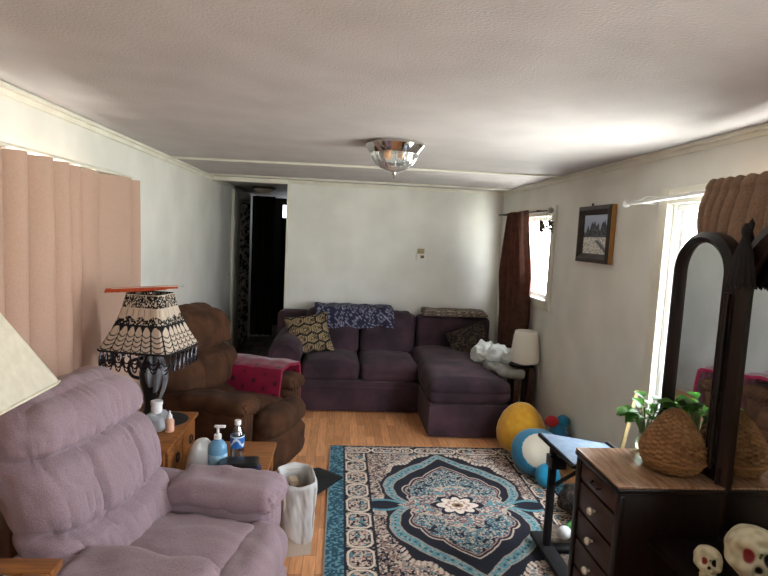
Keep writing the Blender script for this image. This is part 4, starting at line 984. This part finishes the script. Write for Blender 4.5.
m_stem = mat('green_stem', (96, 130, 66), rough=.6)
rnd = random.Random(4)
for k in range(30):
    a = -2.6+k*.53+rnd.uniform(-.2, .2); reach = rnd.uniform(.05, .105); hgt = rnd.uniform(.06, .155)
    tip = Vector((reach*math.cos(a)*.75, reach*math.sin(a)*.55, .08+hgt)); 
    if tip.y < -.045: tip.y = -.045
    stm = MB().tube([(0, 0, .03), tip*.5+Vector((0, 0, .03)), tip], [.003, .0025, .002], 6).build('stem', m_stem, pp)
    L = rnd.uniform(.055, .085); wd = L*.42; droop = rnd.uniform(.1, .7)
    dirv = Vector((math.cos(a), math.sin(a)*.5, .25)).normalized(); side = dirv.cross(Vector((0, 0, 1))).normalized()
    def leaf(u, v, dirv=dirv, side=side, tip=tip, L=L, wd=wd, droop=droop):
        w_ = wd*np.sin(np.clip(u, 0, 1)**.8*PI)+.0004; s = (v-.5)*2
        base = np.array(tip)[None]+np.outer(u*L, np.array(dirv))+np.outer(s*w_, np.array(side))
        base[:, 2] += -droop*L*u*u+.35*np.abs(s)*w_; return base
    sheet(12, 7, leaf, None, .0008).build('leaf', m_leaf, stm)
m_bone = mat('painted_bone', (206, 200, 172), (186, 178, 146), rough=.55, scale=10)
m_sock = mat('dark_socket', (30, 22, 18), rough=.9); m_redin = mat('red_inside', (120, 24, 28), rough=.7); m_grn = mat('green_paint', (90, 110, 50), rough=.6)
def skull(label, loc, rz, s):
    t = thing('skull_figure', label, 'skull figure', loc, rz); t.rotation_euler = (0, math.radians(-14), rz); t.location.z += .18*s
    def hole(p, y0, z0, a, b): return np.exp(-(((p[:, 1]-y0)/a)**2+((p[:, 2]-z0)/b)**2)**1.5)*(p[:, 0] > .1)
    def rec(p): return hole(p, .33, .06, .25, .24), hole(p, -.33, .06, .25, .24), hole(p, 0, -.30, .11, .16)
    def dp(U, n, p):
        a, b, c = rec(p); brow = np.exp(-((p[:, 2]-.30)/.10)**2)*(p[:, 0] > .2)*(np.abs(p[:, 1]) < .6)
        cheek = sum(np.exp(-(((p[:, 1]-y)/.14)**2+((p[:, 2]+.30)/.11)**2)) for y in (-.5, .5))*(p[:, 0] > 0)
        return -.20*a-.20*b-.14*c+.02*brow+.09*cheek+.03*vnoise(p, 3, 2)
    def pst(p, U):
        q = p.copy(); k = np.clip(-q[:, 2]-.25, 0, 1); q[:, 1] *= 1-.62*k; q[:, 0] += .10*k; q[:, 0] *= np.where(q[:, 0] < 0, 1.25, 1.0)
        return q*s+np.array([0, 0, .92*s])
    def colr(U, n, p):
        q = p/s-np.array([0, 0, .92]); V0 = (U*np.array([.75, .70, .75])); a, b, c = rec(V0)
        bone = mixc(np.repeat(lin((206, 200, 172))[None], len(p), 0), lin((168, 160, 126))[None], np.clip(vnoise(p, 40, 1)*1.2+.3, 0, 1))
        out = mixc(bone, lin((26, 18, 16))[None], np.clip((a-.35)*4, 0, 1)); out = mixc(out, lin((130, 22, 26))[None], np.clip((b-.35)*4, 0, 1))
        return mixc(out, lin((34, 26, 18))[None], np.clip((c-.35)*4, 0, 1))
    b = softbox(1.5, 1.4, 1.5, .66, (52, 52, 52), disp=dp, post=pst, color=colr).build('cranium', mat('aged_bone', (206, 200, 172), rough=.55, attr=True), t)
    for k in range(8):
        y = (k-3.5)*.105; x = .62-.45*abs(y)
        MB().box((x-.10)*s, (x+.03)*s, (y-.046)*s, (y+.046)*s, .14*s, .36*s, .025*s).build('tooth', m_bone, t)
        MB().box((x-.10)*s, (x+.02)*s, (y-.046)*s, (y+.046)*s, .02*s, .13*s, .02*s).build('tooth', m_bone, t)
    softbox(.72, .74, .16, .06, (12, 10, 6), c=(.12, 0, .08)).xf(Matrix.Scale(s, 4)).build('jaw', m_bone, t)
    MB().tube([(.68*s, 0, .98*s), (.70*s, .03*s, 1.10*s), (.66*s, .0, 1.22*s)], [.03*s, .05*s, .01*s], 8).build('painted_sprig', m_grn, t)
skull('large cream skull figure with dark eye sockets on the vanity shelf, bottom right', (1.385, 1.58, .541), math.radians(240), .120)
skull('small cream skull figure to the left of the large skull on the vanity shelf', (1.285, 1.66, .541), math.radians(240), .062)
